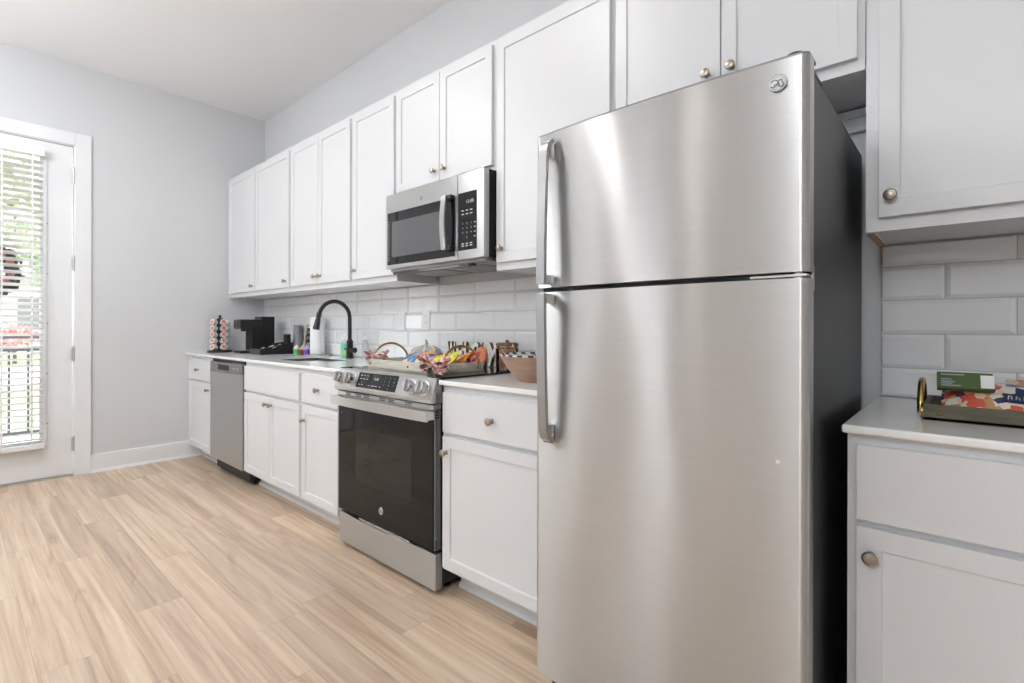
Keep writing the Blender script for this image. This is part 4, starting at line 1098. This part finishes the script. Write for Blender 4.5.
b.tube([(jc[0]+.0565*math.cos(a*math.pi/12), jc[1]+.0565*math.sin(a*math.pi/12), jc[2]+.104) for a in range(24)], .0016, 6, closed=True); b.build('wire_bail', M['gold'], jr)

# wooden bowl
def checks():
    m = mat('black_and_white_checks', (0.8, .8, .8), .5); nt = m.node_tree; L = nt.links.new
    tc = [n_ for n_ in nt.nodes if n_.type == 'TEX_COORD'][0]; b_ = nt.nodes['Principled BSDF']
    sp2 = nt.nodes.new('ShaderNodeSeparateXYZ'); L(tc.outputs['Object'], sp2.inputs[0])
    at = nt.nodes.new('ShaderNodeMath'); at.operation = 'ARCTAN2'; L(sp2.outputs['Y'], at.inputs[0]); L(sp2.outputs['X'], at.inputs[1])
    mu = nt.nodes.new('ShaderNodeMath'); mu.operation = 'MULTIPLY'; mu.inputs[1].default_value = 44/(2*math.pi)*.5; L(at.outputs[0], mu.inputs[0])
    fr_ = nt.nodes.new('ShaderNodeMath'); fr_.operation = 'FRACT'; L(mu.outputs[0], fr_.inputs[0])
    gt = nt.nodes.new('ShaderNodeMath'); gt.operation = 'GREATER_THAN'; gt.inputs[1].default_value = .5; L(fr_.outputs[0], gt.inputs[0])
    zr_ = nt.nodes.new('ShaderNodeMath'); zr_.operation = 'GREATER_THAN'; zr_.inputs[1].default_value = 9; L(sp2.outputs['Z'], zr_.inputs[0])
    xo = nt.nodes.new('ShaderNodeMath'); xo.operation = 'SUBTRACT'; L(gt.outputs[0], xo.inputs[0]); L(zr_.outputs[0], xo.inputs[1])
    ab = nt.nodes.new('ShaderNodeMath'); ab.operation = 'ABSOLUTE'; L(xo.outputs[0], ab.inputs[0])
    mx = nt.nodes.new('ShaderNodeMix'); mx.data_type = 'RGBA'; mx.inputs['A'].default_value = (.02, .02, .03, 1); mx.inputs['B'].default_value = (.8, .8, .8, 1)
    L(ab.outputs[0], mx.inputs['Factor']); L(mx.outputs['Result'], b_.inputs['Base Color'])
    return m
M['checks'] = checks()
bw = thing('wooden_bowl', 'brown wooden bowl with checked black and white rim lining beside the refrigerator', 'bowl', (3.475, -.400, WT))
b = MB(); b.lathe([(0, 0), (.076, 0), (.080, .003), (.112, .045), (.146, .096), (.148, .100), (.144, .100), (.108, .047), (.074, .010), (0, .008)], (3.475, -.400, WT), n=48); b.build('bowl_body', M['bowlwood'], bw)
b = MB(); b.lathe([(.1455, .0990), (.1485, .1005), (.1500, .1060), (.1475, .1060), (.1440, .0985), (.1415, .0930), (.1435, .0930)], (3.475, -.400, WT), n=48); b.build('checked_lining', M['checks'], bw)

# ------------------------------------------------------------------ right tray contents
M['mixbag'] = patch_mat('mixed_snack_print', [(.70, .66, .60), (.62, .06, .07), (.55, .30, .13), (.03, .045, .14), (.74, .62, .42), (.66, .10, .06), (.78, .72, .64)], 58, .22)
M['orangefood'] = patch_mat('orange_snack_print', [(.80, .20, .02), (.85, .26, .03), (.55, .25, .10), (.70, .60, .40)], 45, .22)
bg = pillow('snack_bag', 'large clear snack bag with red, navy and tan print in the olive tray', M['mixbag'], .29, .135, .040, (4.810, -.372, .912), (rr(26), rr(2), 0.0), 21)
b = MB(); b.box(-.045, .045, -.034, -.004, .0175, .0235, .0008); b.build('navy_panel', mat('navy_print', (.02, .03, .10), .3), None).parent = bg
b = MB()
for i in range(6):
    x = -.036+i*.012; b.tube([(x, -.028, .0238), (x+.001, -.014, .0238), (x+.005, -.022 if i % 2 else -.015, .0238), (x+.006, -.028, .0238)], .0012, 5)
b.build('white_lettering', M['legend'], None).parent = bg
pillow('snack_bag', 'orange snack bag behind the green box in the olive tray', M['orangefood'], .17, .11, .036, (4.860, -.285, .925), (rr(38), rr(-4), -.1), 23)
gb = local('green_box', 'flat dark green printed box on top of the snack bag in the olive tray', 'box')
M['green'] = mat('dark_green_card', (0.060, 0.105, 0.022), .45, var=.08)
b = MB(); b.box(-.047, .047, -.021, .021, 0, .016, .001); b.build('carton', M['green'], gb)
b = MB()
for z, w_ in ((.014, .040), (.002, .018), (-.004, .024), (-.009, .020), (-.014, .034)): b.box(-.040, -.040+w_, z-.0014, z+.0014, .016, .0164)
b.build('printed_lines', M['legend_dim'], gb)
tg_ = MB().box(-.011, .011, -.016, .016, 0, .0012, .0004).build('price_tag', M['white'], gb); tg_.location = (.0375, -.002, .0166)
gb.location = (4.704, -.388, .949); gb.rotation_euler = (rr(58), 0, rr(3))

# ------------------------------------------------------------------ outside the door
struct(MB().box(-2.1, -.125, -6, 2.5, -.12, -.02).build('porch', M['concrete']))
struct(MB().box(-60, -2.1, -40, 40, -.30, -.15).build('ground', M['lawn']))
struct(MB().box(-17, -9.5, -40, 40, -.15, -.13).build('road', M['concrete']))
wr = thing('door_wreath', 'dark leafy wreath with pink flowers hanging outside the glass door', 'wreath', (-.085, -1.83, 1.46))
rnd = random.Random(4); t = bmesh.new(); t2 = bmesh.new()
for k in range(420):
    a = rnd.uniform(0, 2*math.pi); q = rnd.uniform(0, 2*math.pi); rr_ = .150+.045*math.cos(q)*rnd.random()**.4; xx = -.085+.016*math.sin(q)
    p = Vector((xx, -1.83+rr_*math.cos(a), 1.46+rr_*math.sin(a))); s_ = .030
    dv = Vector((rnd.uniform(-.25, .25), -math.sin(a)+rnd.uniform(-.8, .8), math.cos(a)+rnd.uniform(-.8, .8))).normalized(); sd = dv.cross(Vector((1, .2, .1))).normalized()
    v = [t.verts.new(p-dv*s_), t.verts.new(p+sd*s_*.35), t.verts.new(p+dv*s_), t.verts.new(p-sd*s_*.35)]; t.faces.new(v)
mb = MB(); mb._merge(t); mb.tube([(-.085, -1.83+.15*math.cos(a*math.pi/16), 1.46+.15*math.sin(a*math.pi/16)) for a in range(32)], .018, 8, closed=True); mb.build('foliage', M['leafdark'], wr)
for k in range(9):
    a = -2.2+k*.52; b = MB(); c = Vector((-.070, -1.83+.135*math.cos(a), 1.46+.135*math.sin(a)))
    for q in range(6): b.ball(c+Vector((0, .014*math.cos(q*1.05), .014*math.sin(q*1.05))), .013, (.5, 1, 1), sub=1)
    b.ball(c, .011, sub=1); b.build('flower', M['pink'], wr)
rl = thing('porch_railing', 'dark grey porch railing with thin upright bars beyond the glass door', 'railing', (-1.85, -1.8, -.02))
b = MB(); b.box(-1.875, -1.825, -5.5, 2.4, .965, 1.01, .004).box(-1.865, -1.835, -5.5, 2.4, .845, .875, .003).box(-1.865, -1.835, -5.5, 2.4, .05, .08, .003); b.build('rails', M['rail'], rl)
for k in range(34):
    y = -3.9+k*.135
    MB().box(-1.859, -1.841, y-.009, y+.009, .08, .845).build('baluster', M['rail'], rl)
for y in (-5.4, -2.9, -.4, 2.3): MB().box(-1.89, -1.81, y-.04, y+.04, -.02, 1.05, .004).build('post', M['trim'], rl)

def tree(label, x, y, h, cr_, mt, seed, trunk=True, group=None, name='leafy_tree', n=900):
    r = thing(name, label, 'tree' if trunk else 'shrub', (x, y, -.15), group); rd_ = random.Random(seed)
    if trunk:
        b = MB(); b.tube([(x, y, -.15), (x+.05, y, h*.3), (x, y+.1, h*.6)], [cr_*.08, cr_*.06, cr_*.03], 8); b.build('trunk', M['bark'], r)
    if not trunk:
        b = MB(); b.tube([(x, y, -.152), (x, y, h*.4)], [.06, .03], 8); b.build('stem', M['bark'], r)
    t = bmesh.new(); zc_ = h-cr_ if trunk else h*.5
    lobes = [(rd_.uniform(-.5, .5), rd_.uniform(-.5, .5), rd_.uniform(-.4, .5), rd_.uniform(.45, .7)) for _ in range(7)]
    for k in range(n):
        lx, ly, lz, lr = lobes[k % 7]
        d_ = Vector((rd_.gauss(0, 1), rd_.gauss(0, 1), rd_.gauss(0, 1))).normalized()*lr*rd_.uniform(.75, 1.0)
        p = Vector((x+(lx+d_.x)*cr_, y+(ly+d_.y)*cr_, zc_+(lz+d_.z)*(cr_ if trunk else h*.5)))
        if p.z < -.1: p.z = -.1
        s_ = cr_*.10; a_ = Vector((rd_.gauss(0, 1), rd_.gauss(0, 1), rd_.gauss(0, 1))).normalized(); b_ = a_.cross(Vector((rd_.gauss(0, 1), rd_.gauss(0, 1), rd_.gauss(0, 1)))).normalized()
        t.faces.new([t.verts.new(p+a_*s_), t.verts.new(p+b_*s_*.6), t.verts.new(p-a_*s_), t.verts.new(p-b_*s_*.6)])
    mb = MB(); mb._merge(t); mb.build('foliage', mt, r, smooth=False)
tree('green tree standing across the lawn beyond the glass door', -14, 0.8, 7.0, 2.6, M['leaf'], 1)
tree('yellow-green tree beyond the porch railing, seen above the wreath', -9, -1.5, 5.2, 1.5, M['leafgold'], 2)
tree('dark green tree farthest away behind the road', -21, -5.5, 9.0, 3.2, M['leaf'], 3)
tree('red-leaved low shrub across the road beyond the railing', -18.5, -.5, 1.2, .8, M['leafred'], 4, trunk=False, name='red_shrub', n=500)
tree('green low shrub beside the red one across the road', -18.8, 1.4, 1.0, 1.0, M['leaf'], 5, trunk=False, name='green_shrub', n=500)
hs = thing('house', 'beige house with grey roof across the road beyond the door', 'house', (-28, 6, -.15))
MB().box(-32, -25, -2, 13, -.15, 3.2).build('wall', M['siding'], hs)
b = MB(); b.prism([(-33, 3.2), (-24, 3.2), (-28.5, 6.0)], 'y', -2.6, 13.6); b.build('roof', M['roofing'], hs)
for y in (0, 4, 9): MB().box(-25.0, -24.95, y, y+1.2, 1.0, 2.4, .01).build('window', M['grey'], hs)

# ------------------------------------------------------------------ recessed ceiling lamps; the rear three are unseen, added for more light
lamps = [(1.56, -1.75, 'recessed ceiling lamp nearest the glass door'), (3.10, -1.50, 'recessed ceiling lamp in front of the microwave'),
         (1.56, -3.75, 'added recessed ceiling lamp near the front windows, door side'), (3.3, -3.75, 'added recessed ceiling lamp near the second front window'), (5.4, -3.75, 'added recessed ceiling lamp farthest from the glass door')]
lp = None
for x, y, lb in lamps:
    if lp is None:
        lp = thing('recessed_light', lb, 'ceiling light', (0, 0, 0), 'recessed ceiling lights')
        b = MB(); b.lathe([(.095, 0), (.095, -.004), (.085, -.006), (.072, -.003), (.072, 0)], n=32); b.build('trim_ring', M['white'], lp)
        b = MB(); b.lathe([(.072, -.0015), (0, -.0015)], n=32); b.build('lens', M['lamp'], lp); o = lp
    else: o = copy_tree(lp); o['label'] = lb
    o.location = (x, y, ZC-.0002)
    area('ceiling_lamp', (x, y, ZC-.02), (.16,), 8 if y > -2 else 2.5, (0, 0, 0), (.97, .98, 1.0), 'DISK')

PZ = 2.42
# two unseen globe lamps, added to fill the room with soft light
pd = None
for x, y, pw, lb in ((1.35, -2.72, 52, 'unseen globe light added nearer the glass door'), (4.70, -3.70, 64, 'unseen globe light added farther from the glass door')):
    if pd is None:
        pd = thing('added_fill_globe', lb, 'fill light', (0, 0, 0), 'added fill globes')
        b = MB(); b.lathe([(.06, ZC-PZ-.001), (.06, ZC-PZ-.02), (.05, ZC-PZ-.03), (.004, ZC-PZ-.03), (.004, .37), (.05, .37), (.055, .34), (0, .34)], n=24); b.build('stem', M['matteblack'], pd)
        b = MB(); b.ball((0, 0, 0), .35, sub=4); b.build('globe', M['globe'], pd); o = pd
    else: o = copy_tree(pd); o['label'] = lb
    o.location = (x, y, PZ)
    l = bpy.data.lights.new('added_fill_light', 'POINT'); l.energy = pw; l.shadow_soft_size = .33; l.color = (.90, .955, 1.0)
    lo = bpy.data.objects.new('added_fill_light', l); COL.objects.link(lo); lo.location = (x, y, PZ)
